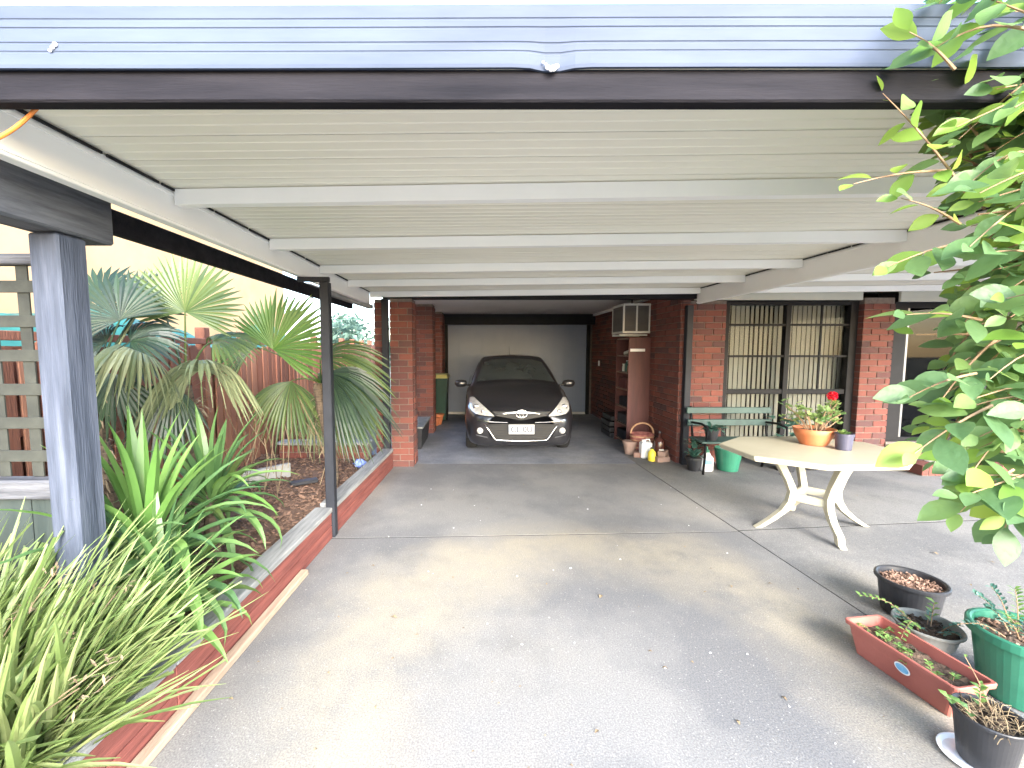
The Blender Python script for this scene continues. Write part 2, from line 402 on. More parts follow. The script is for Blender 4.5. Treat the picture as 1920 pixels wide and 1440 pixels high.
# ------------------------------------------------------------------ bricks
BR = {}
BL, BH, BJ = .23, .076, .010
def brick_mesh(L, var):
    L = round(L, 2); key = (L, var)
    if key not in BR:
        b = MB().obox((L / 2, .052, BH / 2), (L, .104, BH), None, .004)
        rs = random.Random(hash(key) & 1023)
        b.v = [v + Vector((rs.uniform(-.0012, .0012), rs.uniform(-.002, .002), rs.uniform(-.0012, .0012))) for v in b.v]
        BR[key] = mesh_of(b, 'brick', 'brick')
    return BR[key]
def courses(length, height, z0, single=False):
    row = 0; z = z0
    while z + BH <= z0 + height + .001:
        x = 0
        first = BL if row % 2 == 0 else .11
        while x < length - .02:
            L = min(first, length - x); first = BL
            if length - (x + L) < .035: L = length - x
            yield x, z, L
            x += L + BJ
        row += 1; z += BH + BJ
def brick_face(parent, p0, ang, length, height, stuff=None):
    """bricks laid on a vertical face: p0 its left foot, ang its direction; the face looks to the right hand of ang"""
    p0 = Vector(p0); u = Vector((math.cos(ang), math.sin(ang), 0)); n = Vector((math.sin(ang), -math.cos(ang), 0))
    for x, z, L in courses(length, height, 0):
        w_ = p0 + u * x + Vector((0, 0, z)) + n * (.004 + rnd(-.0015, .0025))
        if stuff is None: piece(brick_mesh(L, random.randrange(4)), 'brick', parent, w_, (rnd(-.006, .006), 0, ang + rnd(-.004, .004)))
        else:
            rot = Matrix.Rotation(ang, 3, 'Z')
            stuff.obox(w_ + u * L / 2 - n * .045 + Vector((0, 0, BH / 2)), (L, .1, BH), rot, .004)

# ------------------------------------------------------------------ the brick house with its garage
house = thing('brick_house', 'dark red brick house with an open garage, blinds in its window and a sliding door', 'house', (2.8, 6.2, 0))
HT = 2.27
def mortar(a, b, name='wall'):
    return MB().box(a, b).build(name, 'mortar', house)
# left garage pier
wl = mortar((-1.198, 5.735, 0), (-.909, 6.05, HT))
brick_face(wl, (-1.204, 5.73, 0), 0, .30, HT)
st = MB(); brick_face(wl, (-.905, 5.85, 0), math.pi / 2, .2, HT, st); st.build('brick_stack', 'brick', wl, kind='stuff')
# return of the left pier outside the downpipe
wx = mortar((-1.42, 5.80, 0), (-1.3, 6.05, HT)); st = MB(); brick_face(wx, (-1.426, 5.795, 0), 0, .13, HT, st); st.build('brick_stack', 'brick', wx, kind='stuff')
# recessed front wall left of the window
wf = mortar((2.86, 6.006, 0), (3.43, 6.2, HT)); brick_face(wf, (2.9, 6.0, 0), 0, .53, HT)
# pier between window and sliding door
wp = mortar((5.306, 5.956, 0), (5.72, 6.2, 2.31)); brick_face(wp, (5.30, 5.95, 0), 0, .43, 2.31)
# garage right wall, seen along its length
wr = mortar((2.776, 5.93, 0), (2.89, 10.75, 2.5)); brick_face(wr, (2.77, 6.76, 0), -math.pi / 2, .83, 2.45)
st = MB(); brick_face(wr, (2.77, 10.72, 0), -math.pi / 2, 3.95, 2.45, st); brick_face(wr, (2.78, 5.922, 0), 0, .11, 2.45, st); st.build('brick_stack', 'brick', wr, kind='stuff')
# two more piers on the open left side of the garage
for (x0, x1, y0, y1) in ((-1.38, -.89, 8.08, 8.5), (-1.38, -.86, 9.72, 10.75)):
    wq = mortar((x0 + .006, y0 + .006, 0), (x1 - .006, y1, 2.5)); st = MB()
    brick_face(wq, (x0, y0, 0), 0, x1 - x0, 2.45, st); brick_face(wq, (x1, y0 + .12, 0), math.pi / 2, y1 - y0 - .12, 2.45, st)
    st.build('brick_stack', 'brick', wq, kind='stuff')
# low wall between the piers on the left side
wq = mortar((-1.36, 8.5, 0), (-1.25, 9.72, .9)); st = MB(); brick_face(wq, (-1.25, 8.51, 0), math.pi / 2, 1.2, .9, st); st.build('brick_stack', 'brick', wq, kind='stuff')
# lintel, garage ceiling, back
MB().box((-1.3, 5.74, HT + .004), (2.9, 5.92, 2.352), .004).build('lintel', 'black_paint', house)
MB().box((-1.45, 5.93, 2.45), (2.9, 10.9, 2.5)).build('ceiling', 'ceiling_board', house)
for k in range(3): MB().box((-1.3 + k * 1.36 + .002, 7.0, 2.443), (-1.3 + (k + 1) * 1.36 - .006, 10.3, 2.4495)).build('ceiling_sheet', 'ceiling_board', house)
MB().box((2.70, 6.0, 2.395), (2.768, 10.4, 2.442), .008).build('cornice', 'white_paint', house)
MB().box((-1.45, 10.3, 2.19), (2.77, 10.42, 2.442)).build('roller_housing', 'black_paint', house)
gd = MB().box((-.79, 10.5, .01), (2.6, 10.53, 2.3)).build('garage_door', 'door_panel', house)
for k in range(12):
    MB().box((-.785 + k * .2825, 10.489, .06), (-.785 + (k + 1) * .2825 - .002, 10.4985, 2.22), .0015).build('panel', 'door_panel', gd)
MB().box((-.79, 10.47, .0), (2.6, 10.4985, .055), .006).build('bottom_rail', 'ac_white', gd)
for x in (-.86, 2.61): MB().box((x, 10.44, 0), (x + .075, 10.54, 2.3), .006).build('door_jamb', 'black_paint', house)
MB().box((-1.45, 10.56, 0), (2.9, 10.62, 2.6)).build('back_wall', 'mortar', house)
# front fascia boards over the recessed front
MB().box((2.95, 5.93, 2.275), (5.26, 5.96, 2.43), .004).build('fascia_board', 'beige_board', house)
MB().box((5.75, 5.9, 2.25), (8.2, 5.94, 2.43), .004).build('fascia_board', 'beige_board', house)
# roof over all of it
MB().prism([(2.85, 5.97), (9, 5.97), (9, 12), (2.85, 12)], 2.44, 2.52).build('eave_sheet', 'beige_board', house)
rf = MB(); rf.add([(-1.9, 6.3, 2.62), (9.4, 6.3, 2.62), (9.4, 12.5, 2.62), (-1.9, 12.5, 2.62), (1.2, 9.4, 3.9), (6.3, 9.4, 3.9)],
                  [(0, 1, 5, 4), (1, 2, 5), (2, 3, 4, 5), (3, 0, 4), (3, 2, 1, 0)]).build('roof', 'roof_tile', house)
# window with vertical blinds
WX0, WX1, WZ0, WZ1, WY = 3.45, 5.24, .1, 2.27, 6.08
wf_ = MB()
for a, b in (((WX0 - .02, WY - .05, WZ0), (WX0 + .05, WY + .05, WZ1)), ((WX1 - .05, WY - .05, WZ0), (WX1 + .06, WY + .05, WZ1)),
             ((WX0 + .05, WY - .045, WZ0), (WX1 - .05, WY + .05, WZ0 + .06)), ((WX0 + .05, WY - .045, WZ1 - .05), (WX1 - .05, WY + .05, WZ1 - .001)),
             ((4.30, WY - .04, WZ0 + .06), (4.37, WY + .04, WZ1 - .05))): wf_.box(a, b, .004)
win = wf_.build('window', 'black_paint', house)
for x0, x1 in ((WX0 + .05, 4.30), (4.37, WX1 - .05)):
    MB().box((x0, WY - .032, .965), (x1, WY - .002, 1.035), .004).build('transom', 'black_paint', win)
    for z in (1.49, 1.93): MB().box((x0, WY - .028, z), (x1, WY - .006, z + .028)).build('glazing_bar', 'black_paint', win)
    MB().box((x0, WY + .008, WZ0 + .06), (x1, WY + .014, WZ1 - .05)).build('pane', 'window_glass', win)
MB().box((4.80, WY - .027, 1.04), (4.822, WY - .005, WZ1 - .05)).build('glazing_bar', 'black_paint', win)
sl = MB().obox((0, 0, 0), (.062, .004, 2.06)); sm_ = mesh_of(sl, 'blind_slat', 'blind')
x = WX0 + .08; k = 0
while x < WX1 + .2:
    piece(sm_, 'blind_slat', win, (x, WY + .16, 1.2), (0, 0, R(rnd(3, 17) + (9 if 5 < k < 12 else 0)))); x += .069; k += 1
MB().box((WX0 + .02, WY + .13, 2.232), (WX1 + .2, WY + .19, 2.262)).build('blind_rail', 'white_paint', win)
def room_box(x0, x1, y0, y1, z0, z1):
    b = MB(); vs = [(x, y, z) for x in (x0, x1) for y in (y0, y1) for z in (z0, z1)]
    b.add(vs, [(0, 1, 3, 2), (4, 6, 7, 5), (2, 3, 7, 6), (0, 2, 6, 4), (1, 5, 7, 3)]); return b
room_box(3.3, 5.68, 6.215, 8.6, 0, 2.4).build('room', 'room', house)
room_box(5.72, 9, 6.2, 9, .12, 2.4).build('room', 'room', house)
# sliding door to the right
sdo = MB().box((5.74, 5.97, .3), (5.93, 6.07, 2.25), .004).box((5.93, 5.98, 2.17), (8.3, 6.06, 2.25), .004).box((5.93, 5.98, .3), (8.3, 6.06, .36), .004).build('sliding_door', 'black_paint', house)
MB().box((5.933, 5.975, .36), (5.965, 6.05, 2.17), .003).build('door_stile', 'alu', sdo)
MB().box((7.1, 5.985, .36), (7.17, 6.05, 2.17), .004).build('door_stile', 'black_paint', sdo)
MB().box((5.965, 6.01, .36), (7.1, 6.016, 2.17)).build('pane', 'door_glass', sdo)
MB().box((7.17, 6.02, .36), (8.3, 6.026, 2.17)).build('pane', 'door_glass', sdo)
wz = mortar((8.3, 5.95, 0), (9.2, 6.2, 2.4)); st = MB(); brick_face(wz, (8.3, 5.945, 0), 0, .9, 2.35, st); st.build('brick_stack', 'brick', wz, kind='stuff')
MB().box((5.72, 5.93, 0), (8.3, 6.12, .298)).build('door_plinth', 'mortar', house)

# brick steps below the sliding door
stp = thing('brick_step', 'low two tier brick step below the dark sliding door', 'step', (6.9, 5.5, 0))
core = MB().box((5.6, 5.30, 0), (8.3, 5.925, .128)).box((5.75, 5.62, .128), (8.3, 5.925, .268)).build('mortar_bed', 'mortar', stp)
tread = mesh_of(MB().obox((.036, .052, .065), (.074, .26, .13), None, .004), 'brick', 'brick')
riser = mesh_of(MB().obox((.11, .05, .06), (.215, .1, .115), None, .004), 'brick', 'brick')
for x0, y0, z0 in ((5.6, 5.30, 0), (5.75, 5.62, .14)):
    n = int((8.3 - x0) / .084)
    for i in range(n): piece(tread, 'brick', core, (x0 + i * .084, y0 + .07, z0 + .004 + rnd(-.001, .002)), (0, 0, rnd(-.01, .01)))

# ------------------------------------------------------------------ carport
cp = thing('carport', 'cream steel roofed carport with blue grey gutter, white purlins and dark posts', 'carport', (.7, 3.5, 0))
XL, XR = -1.72, 6.8
def ceil_z(x): return 2.36 + .009 * (x + 1.46)
def yshift(x): return -.018 * (x - .3)
y = 1.215; k = 0
while y < 5.80:
    pw = .1925; prof = [(0, 0), (.004, .004), (.055, .004), (.06, .009), (.066, .004), (.12, .004), (.126, .009), (.132, .004), (.186, .004), (.1895, .0), (.1895, .022)]
    MB().extr(prof, XL, XR, lambda t, u, v, y=y: (t, min(y + u, 5.9), ceil_z(t) + v)).build('roof_panel', 'cream_steel', cp); y += pw; k += 1
for yy in (2.06, 2.975, 3.90, 4.72, 5.66):
    b = MB(); n = 2
    for x0, x1 in ((XL, -1.515), (-1.452, 2.862), (2.918, XR - .02)):
        vs = []
        for x in (x0, x1):
            zt = ceil_z(x) - .002; yb = yy + yshift(x)
            vs += [(x, yb, zt), (x, yb, zt - .072), (x, yb + .05, zt - .072), (x, yb + .05, zt - .06), (x, yb + .004, zt - .06), (x, yb + .004, zt)]
        b.add(vs, [(i, (i + 1) % 6, 6 + (i + 1) % 6, 6 + i) for i in range(6)] + [(0, 1, 2, 3, 4, 5), (11, 10, 9, 8, 7, 6)])
    b.build('purlin', 'white_paint', cp)
# white side beams along the drive, lipped
def lip_beam(x0, x1, zb, inner):
    b = MB().box((x0, 1.24, zb), (x1, 5.72, ceil_z(x0) - .004), .004)
    for z in (zb + .012, ceil_z(x0) - .034):
        if inner > 0: b.box((x1 + .0005, 1.24, z), (x1 + .006, 5.72, z + .012))
        else: b.box((x0 - .006, 1.24, z), (x0 - .0005, 5.72, z + .012))
    return b.build('side_beam', 'white_paint', cp)
lip_beam(-1.512, -1.46, 2.195, 1); lip_beam(2.87, 2.915, 2.2, -1)
sl_ = MB()
for x_, sgn in ((-1.46, 1), (2.87, -1)):
    y = 1.3
    while y < 5.6:
        L = rnd(.12, .5); sl_.box((x_ + sgn * .0065, y, ceil_z(x_) - .012 - rnd(0, .004)), (x_ + sgn * .013, y + L, ceil_z(x_) - .003)); y += L + rnd(0, .03)
sl_.build('sealant', 'black_paint', cp, kind='stuff')
# outer dark edge board on the left, front board, gutter
MB().box((-1.785, 2.0, 2.15), (-1.735, 5.9, 2.262), .005).build('edge_board', 'dark_timber', cp)
MB().box((6.74, 1.2, 2.2), (6.8, 5.9, 2.42), .005).build('edge_board', 'dark_timber', cp)
MB().box((-1.9, 1.2, 2.262), (6.8, 1.245, 2.345), .005).build('front_board', 'dark_timber', cp)
MB().box((XL, 1.25, ceil_z(0) + .06), (XR, 5.95, ceil_z(0) + .11)).build('roof_top', 'cream_steel', cp)
gb = MB()
gp = [(0, .0), (-.008, .0), (-.010, .008), (-.009, .036), (-.0065, .038), (-.0065, .041), (-.0085, .043), (-.0085, .058), (-.0062, .060), (-.0062, .063), (-.0085, .065),
      (-.009, .094), (-.0066, .096), (-.0066, .099), (-.009, .101), (-.0085, .116), (-.0062, .118), (-.0062, .121), (-.0085, .123), (-.010, .150), (-.007, .155), (.0, .156)]
nseg = 240; gx0, gx1 = -2.6, 6.9; vs = []
for i in range(nseg + 1):
    x = gx0 + (gx1 - gx0) * i / nseg
    for u, v in gp:
        dd = math.exp(-((x - .19) / .045) ** 2) * math.exp(-(v / .06) ** 2)
        vs.append((x, 1.192 + u + .012 * dd, 2.338 + v - .005 * dd + .0016 * math.sin(x * 2.1) + .003 * (x / 4)))
n = len(gp)
gb.add(vs, [(i * n + j, (i + 1) * n + j, (i + 1) * n + j + 1, i * n + j + 1) for i in range(nseg) for j in range(n - 1)])
gut = gb.build('gutter', 'gutter', cp, smooth=False)
b = MB()
for (x, z, r) in ((.178, 2.337, .006), (.192, 2.335, .008), (.201, 2.340, .006), (.186, 2.330, .004), (.165, 2.35, .003), (.172, 2.345, .003)):
    b.lathe([(r, 0), (r * .9, -.003), (r * .3, -.006)], (0, 0, 0), 9, 1, 1, cap1=True)
    for i in range(-27, 0): q = b.v[i]; b.v[i] = Vector((x + q.x * 1.2, 1.184 + q.z, z + q.y))
b.build('bird_dropping', 'white_plastic', gut)
b = MB()
for (x, z, r) in ((-1.115, 2.385, .005), (-1.108, 2.392, .006), (-1.122, 2.377, .004)):
    b.lathe([(r, 0), (r * .9, -.003), (r * .3, -.005)], (0, 0, 0), 9, cap1=True)
    for i in range(-27, 0): q = b.v[i]; b.v[i] = Vector((x + q.x, 1.181 + q.z, z + q.y))
b.build('bird_dropping', 'white_plastic', gut)
# posts
def post(x, y, s_, z1, z0=0): return MB().box((x - s_ / 2, y - s_ / 2, z0), (x + s_ / 2, y + s_ / 2, z1), .006).build('post', 'dark_paint', cp)
pst = post(-1.272, 3.56, .075, 2.15)
MB().box((-1.50, 3.545, 2.152), (-1.235, 3.575, 2.192), .004).build('bracket', 'dark_paint', pst)
post(-1.255, 5.70, .085, 2.262); post(2.845, 5.86, .085, 2.195)
# drooping gutter stub and downpipe at the far left corner
gs = MB().bar((-1.85, 4.6, 2.28), (-1.45, 5.74, 2.16), .07, .05).bar((-1.80, 4.62, 2.28), (-1.80, 4.62, 2.14), .03, .03).build('gutter_bracket', 'sleeper_grey', cp)

# orange cord hanging from the front corner
b = MB(); p0, p1 = at(92, 176, 1.26), at(-30, 270, 1.26)
path = []
for i in range(11):
    t = i / 10; p = p0.lerp(p1, t); p.z -= .02 * math.sin(math.pi * t); path.append(p)
tag(b.tube(path, .0055, 8).build('extension_cord', 'orange_cord', loc=p0), 'orange cord hanging from the front corner of the carport', 'cord')

# ------------------------------------------------------------------ pergola post and beam, lattice fence on the left
pg = thing('pergola_frame', 'weathered blue grey timber post carrying a heavy dark beam end', 'pergola', (-1.705, 1.765, 0))
MB().box((-1.765, 1.70, 0), (-1.646, 1.83, 2.055), .009).build('post', 'post_timber', pg)
bm_ = MB().box((-1.775, -.6, 2.06), (-1.632, 1.955, 2.305), .01).build('beam', 'beam_timber', pg)
MB().box((-1.785, -.6, 2.307), (-1.64, 1.85, 2.335), .006).build('flashing', 'black_paint', bm_)
lf = thing('lattice_fence', 'grey green lattice screen above a solid panel left of the timber post', 'fence', (-2.3, 1.86, 0))
MB().box((-3.0, 1.78, .955), (-1.77, 1.86, 1.04), .008).build('rail', 'rail_timber', lf)
MB().box((-3.0, 1.82, 1.955), (-1.77, 1.87, 2.0), .005).build('rail', 'rail_timber', lf)
for i in range(6): MB().box((-3.0 + i * .205, 1.83, .1), (-3.0 + i * .205 + .2, 1.85, .953), .003).build('board', 'shed_panel', lf)
sv_ = mesh_of(MB().obox((0, 0, .456), (.05, .008, .912), None, .001), 'slat', 'lattice'); sh_ = mesh_of(MB().obox((.61, 0, 0), (1.22, .008, .05), None, .001), 'slat', 'lattice')
for i in range(9): piece(sv_, 'slat', lf, (-1.80 - i * .146, 1.845, 1.042))
for i in range(6): piece(sh_, 'slat', lf, (-2.995, 1.836, 1.135 + i * .146))

# ------------------------------------------------------------------ garden bed, edging
def face_x(Y): return -1.338 + (Y - 1.3) * .0375
wall_ = thing('retaining_wall', 'low red timber retaining wall with weathered grey capping along the drive', 'wall', (-1.3, 3.5, 0))
def along(y0, y1, dx0, dx1, z0, z1, c=.004):
    b = MB(); pts = []
    a0, a1 = face_x(y0), face_x(y1)
    b.obox(((a0 + a1) / 2 + (dx0 + dx1) / 2, (y0 + y1) / 2, (z0 + z1) / 2), (dx1 - dx0, math.hypot(y1 - y0, a1 - a0), z1 - z0),
           Matrix.Rotation(-math.atan2(a1 - a0, y1 - y0), 3, 'Z'), c); return b
ys = [-.5, 1.75, 3.515, 5.66]
for i in range(3):
    y0, y1 = ys[i] + .002, ys[i + 1] - .002
    if i == 2: y0 += .085
    along(y0, y1, -.05, 0, .001, .108).build('board', 'red_timber', wall_)
    along(y0, y1, -.052, -.002, .112, .222).build('board', 'red_timber', wall_)
    along(y0, y1, -.14, .008, .226, .268, .006).build('cap', 'cap_timber', wall_)
tag(along(.6, 2.92, .004, .058, .001, .042, .006).build('timber_strip', 'pale_timber', loc=(-1.3, 1.8, 0)), 'pale bare timber batten lying along the foot of the red wall', 'timber')
bed = MB(); nx, ny = 30, 60; vs = []
for j in range(ny + 1):
    for i in range(nx + 1):
        Y = -.5 + 6.1 * j / ny; xr = face_x(Y) - .052; X = -4.4 + (xr + 4.4) * i / nx
        vs.append((X, Y, .2 + .022 * math.sin(X * 5 + Y * 3) * math.cos(Y * 4.3) + rnd(-.008, .008)))
bed.add(vs, [(j * (nx + 1) + i, j * (nx + 1) + i + 1, (j + 1) * (nx + 1) + i + 1, (j + 1) * (nx + 1) + i) for j in range(ny) for i in range(nx)])
bed.build('garden_bed', 'mulch', kind='structure')
ch = MB()
for i in range(5200):
    Y = rnd(1.2, 5.55); X = rnd(-2.85, face_x(Y) - .07)
    s_ = rnd(.008, .028); z = .2 + .022 * math.sin(X * 5 + Y * 3) * math.cos(Y * 4.3) + rnd(.002, .016)
    ch.obox((X, Y, z), (s_ * 2, s_ * .8, s_ * .35), Euler((rnd(-.5, .5), rnd(-.5, .5), rnd(0, 6.3))).to_matrix())
ch.build('mulch', 'mulch', kind='stuff')
tag(MB().bar((-2.42, 4.22, .27), (-2.10, 4.62, .27), .05, .17, c=.006).build('edging_board', 'sleeper_grey', loc=(-2.26, 4.42, .2)), 'short grey board standing on edge in the mulch', 'board')
tag(MB().bar((-1.95, 4.28, .222), (-1.72, 4.42, .226), .10, .035, c=.006).build('paver', 'pot_black', loc=(-1.84, 4.35, .2)), 'dark flat paver lying on the mulch', 'paver')
lowp = thing('raised_planter', 'low brown brick planter with pale ledge at the far end of the garden bed', 'planter', (-1.9, 5.4, .2))
lw = MB().box((-2.55, 5.335, .1), (-1.42, 5.5, .39)).build('wall', 'mortar', lowp)
for x, z, L in courses(1.12, .26, 0): piece(brick_mesh(L, random.randrange(4)), 'brick', lw, (-2.55 + x, 5.33, .13 + z), (0, 0, 0))
for i in range(3): MB().box((-2.58 + i * .39, 5.30, .394), (-2.58 + i * .39 + .386, 5.52, .425), .006).build('ledge', 'sleeper_grey', lowp)
b = MB(); q = []
for j in range(7):
    for i in range(12):
        a = 2 * math.pi * i / 12; t = j / 6; r = .075 * math.sin(math.pi * (t * .85 + .1)) * rnd(.75, 1.2)
        q.append((-1.42 + r * math.cos(a), 4.95 + r * math.sin(a), .21 + .1 * t + rnd(-.012, .012)))
b.add(q, [(j * 12 + i, j * 12 + (i + 1) % 12, (j + 1) * 12 + (i + 1) % 12, (j + 1) * 12 + i) for j in range(6) for i in range(12)] + [tuple(72 + i for i in range(12)), tuple(range(12))[::-1]])
tag(b.build('plastic_bag', 'blue_plastic', loc=(-1.42, 4.95, .2)), 'small crumpled blue plastic bag on the mulch by the wall capping', 'bag')

# ------------------------------------------------------------------ paling fence, neighbour
fn = thing('paling_fence', 'red brown timber paling fence behind the garden palms', 'fence', (-2.95, 6, 0))
pm = []
for v in range(5):
    h = 1.50 + .02 * v; b = MB(); w2 = .05
    b.add([(-.009, -w2, 0), (-.009, w2, 0), (-.009, w2, h - .02), (-.009, w2 - .02, h), (-.009, -w2 + .02, h), (-.009, -w2, h - .02),
           (.009, -w2, 0), (.009, w2, 0), (.009, w2, h - .02), (.009, w2 - .02, h), (.009, -w2 + .02, h), (.009, -w2, h - .02)],
          [(5, 4, 3, 2, 1, 0), (6, 7, 8, 9, 10, 11)] + [(i, (i + 1) % 6, 6 + (i + 1) % 6, 6 + i) for i in range(6)])
    pm.append(mesh_of(b, 'paling', 'paling'))
y = 1.3
while y < 13:
    piece(pm[random.randrange(5)], 'paling', fn, (-2.88 + rnd(-.006, .006), y, .1), (rnd(-.012, .012), 0, rnd(-.08, .08))); y += .128 + rnd(-.006, .01)
pp = mesh_of(MB().obox((0, 0, .89), (.1, .1, 1.78), None, .006), 'post', 'paling')
y = 1.5
while y < 13: piece(pp, 'post', fn, (-2.95, y, .05)); y += .765
bk = MB().box((-3.0, 1.3, .1), (-2.985, 13, 1.62)).build('backing_board', 'paling', fn)
for z, zz in ((1.655, 1.715), (1.05, 1.12), (.35, .42)): MB().box((-2.93, 1.3, z), (-2.893, 13, zz), .004).build('rail', 'paling', fn)
nh = thing('neighbour_house', 'cream rendered neighbouring house wall rising beyond the fence', 'house', (-5.4, 5, 0))
MB().box((-6.4, -3, 0), (-4.9, 10.8, 3.9)).build('wall', 'render_wall', nh)
MB().box((-4.93, -3, 3.9), (-4.75, 10.9, 4.02), .01).build('gutter', 'white_paint', nh)
MB().add([(-4.7, -3.2, 4.02), (-4.7, 11.1, 4.02), (-9, 11.1, 5.6), (-9, -3.2, 5.6)], [(0, 1, 2, 3)]).build('roof', 'roof_tile', nh)
b = MB(); vs = []; n = 64; m_ = 10
for i in range(n + 1):
    Y = 1.2 + 7.0 * i / n; env = min(1, i / 6, (n - i) / 6) ** .5
    hgt = 1.72 + .16 * math.sin(Y * 1.9) + .06 * math.sin(Y * 6.1 + 1)
    for j in range(m_ + 1):
        a = math.pi * j / m_; vs.append((-3.75 + .5 * math.cos(a) * env + .02 * math.sin(Y * 9 + a * 3), Y, .9 + max(.0, hgt - .9 + .35) * .82 * math.sin(a) ** .6 * env + .015 * math.sin(Y * 13 + j)))
b.add(vs, [(i * (m_ + 1) + j, i * (m_ + 1) + j + 1, (i + 1) * (m_ + 1) + j + 1, (i + 1) * (m_ + 1) + j) for i in range(n) for j in range(m_)])
b.box((-4.2, 1.3, .0), (-3.3, 8.1, .92))
tag(b.build('tarpaulin', 'tarp', loc=(-3.75, 4.7, 0), smooth=True), 'teal green tarpaulin draped over a long heap behind the paling fence', 'tarpaulin')

# far trees beyond the fence
def far_tree(x, y, h, r, lab):
    t = thing('far_tree', lab, 'tree', (x, y, 0), 'far trees beyond the fence')
    MB().tube([(x, y, -.1), (x + .05, y, h * .4), (x - .1, y + .1, h * .8)], [.12, .09, .03], 7).build('trunk', 'trunk', t)
    b = MB()
    for i in range(900):
        a = rnd(0, 6.28); u = rnd(-1, 1); q = random.random() ** .45
        c_ = Vector((x + r * q * math.cos(a) * math.sqrt(1 - u * u), y + r * q * math.sin(a) * math.sqrt(1 - u * u), h * .66 + h * .36 * q * u))
        if math.sin(c_.x * 3.1) * math.cos(c_.z * 4.3) + .2 * math.sin(c_.y * 5) < -.35: continue
        d = Vector((rnd(-1, 1), rnd(-1, 1), rnd(-.8, .6))).normalized(); L = rnd(.08, .17)
        b.blade([c_, c_ + d * L, c_ + d * L * 2], [.01, L * .5, .008], (rnd(-1, 1), rnd(-1, 1), 1))
    b.build('crown', 'leaf_far', t)
far_tree(-4.6, 14.5, 2.75, 1.0, 'pale blue green tree far beyond the fence, right behind the steel post')
far_tree(-3.3, 17.5, 2.9, 1.1, 'pale tree far beyond the fence, nearest to the brick garage pier')
far_tree(-5.9, 19, 3.2, 1.2, 'tallest pale tree far beyond the fence, half hidden by palm fronds')

# ------------------------------------------------------------------ palms
UP = Vector((0, 0, 1))
def frond_mesh(hub, d, n, L, span, nseg, droop, b, width=.021, fuse=.42, gap=0.0, rag=.1):
    d = Vector(d).normalized(); n = Vector(n); n = (n - d * n.dot(d)).normalized(); s_ = n.cross(d)
    for i in range(nseg):
        t = -1 + 2 * i / (nseg - 1); a = R(span) * t + rnd(-.02, .02)
        dr_ = d * math.cos(a) + s_ * math.sin(a)
        Li = L * (1 - .28 * abs(t) ** 1.6) * rnd(1 - rag, 1 + rag * .4)
        pts = []; wd = []
        K = 7
        for k in range(K):
            u = k / (K - 1); p = hub + dr_ * Li * u - UP * droop * Li * max(0, u - .22) ** 1.7 * 1.3 + n * .04 * Li * math.sin(u * 3.1)
            pts.append(p)
            w0 = Li * u * math.tan(R(span) / (nseg - 1)) * 1.02
            wm = width * (1 if u < .7 else (1 - (u - .7) / .3) * .9 + .06)
            wd.append(max(.0012, min(w0, wm) if u <= fuse else min(w0, wm) * (1 - .25 * (u - fuse))))
        b.blade(pts, wd, n, .35)
def petiole(b, crown, hub, sag=.05):
    pts = []
    for k in range(7):
        t = k / 6; p = Vector(crown).lerp(hub, t); p.z += sag * math.sin(math.pi * t); pts.append(p)
    b.tube(pts, [.011, .010, .009, .008, .007, .006, .005], 6)
def palm(label, base, crown, trunk_r, fronds):
    t = thing('fan_palm', label, 'palm', base, 'fan palms in the garden bed')
    b = MB(); K = 12; pts = []; rr = []
    for k in range(K + 1):
        u = k / K; pts.append(Vector(base).lerp(Vector(crown), u) + Vector((.03 * math.sin(u * 5), .02 * math.cos(u * 4), 0))); rr.append(trunk_r * (1.15 - .2 * u) * (1.08 if k % 2 else .94))
    pts[0] = pts[0] - UP * .06
    tr = b.tube(pts, rr, 12).build('trunk', 'trunk', t)
    fb = MB()
    for i in range(120):
        u = rnd(.3, 1); a = rnd(0, 6.28); p = Vector(base).lerp(Vector(crown), u); d = Vector((math.cos(a), math.sin(a), rnd(-.3, .9)))
        fb.blade([p + d * trunk_r * .7, p + d * (trunk_r + .05), p + d * (trunk_r + .1) - UP * .05], [.008, .007, .002], UP)
    fb.build('trunk_fibre', 'dry', tr)
    for (hub, d, n, L, span, nseg, droop, m, wd_, sag) in fronds:
        b = MB(); frond_mesh(Vector(hub), d, n, L, span, nseg, droop, b, wd_); petiole(b, crown, Vector(hub), sag)
        b.build('frond', m, t)
    return t
cA = Vector((-2.28, 3.3, 1.32)); cB = Vector((-1.60, 4.28, 1.26)); cC = Vector((-2.66, 2.95, 1.35))
palm('palm with the tall upright sunlit fan, standing mid bed before the fence', (-2.25, 3.35, .2), cA, .075, [
    (at(347, 585, 3.25), (.12, .1, 1), (.25, -1, .15), .48, 112, 34, .02, 'frond', .021, .03),
    (at(378, 694, 3.0), (.25, -.5, .35), (.05, -.25, 1), .46, 135, 34, 1.25, 'frond_pale', .017, .12),
    (at(300, 560, 3.5), (-.7, .3, .7), (.3, -1, .4), .42, 95, 28, .15, 'frond', .019, .03),
    (at(400, 640, 3.6), (.7, .4, .3), (-.2, -.6, 1), .45, 95, 26, .5, 'frond', .018, .08),
    (at(330, 730, 3.1), (-.3, -.4, -.6), (.1, -1, .4), .4, 85, 24, .7, 'frond_dark', .018, .02)])
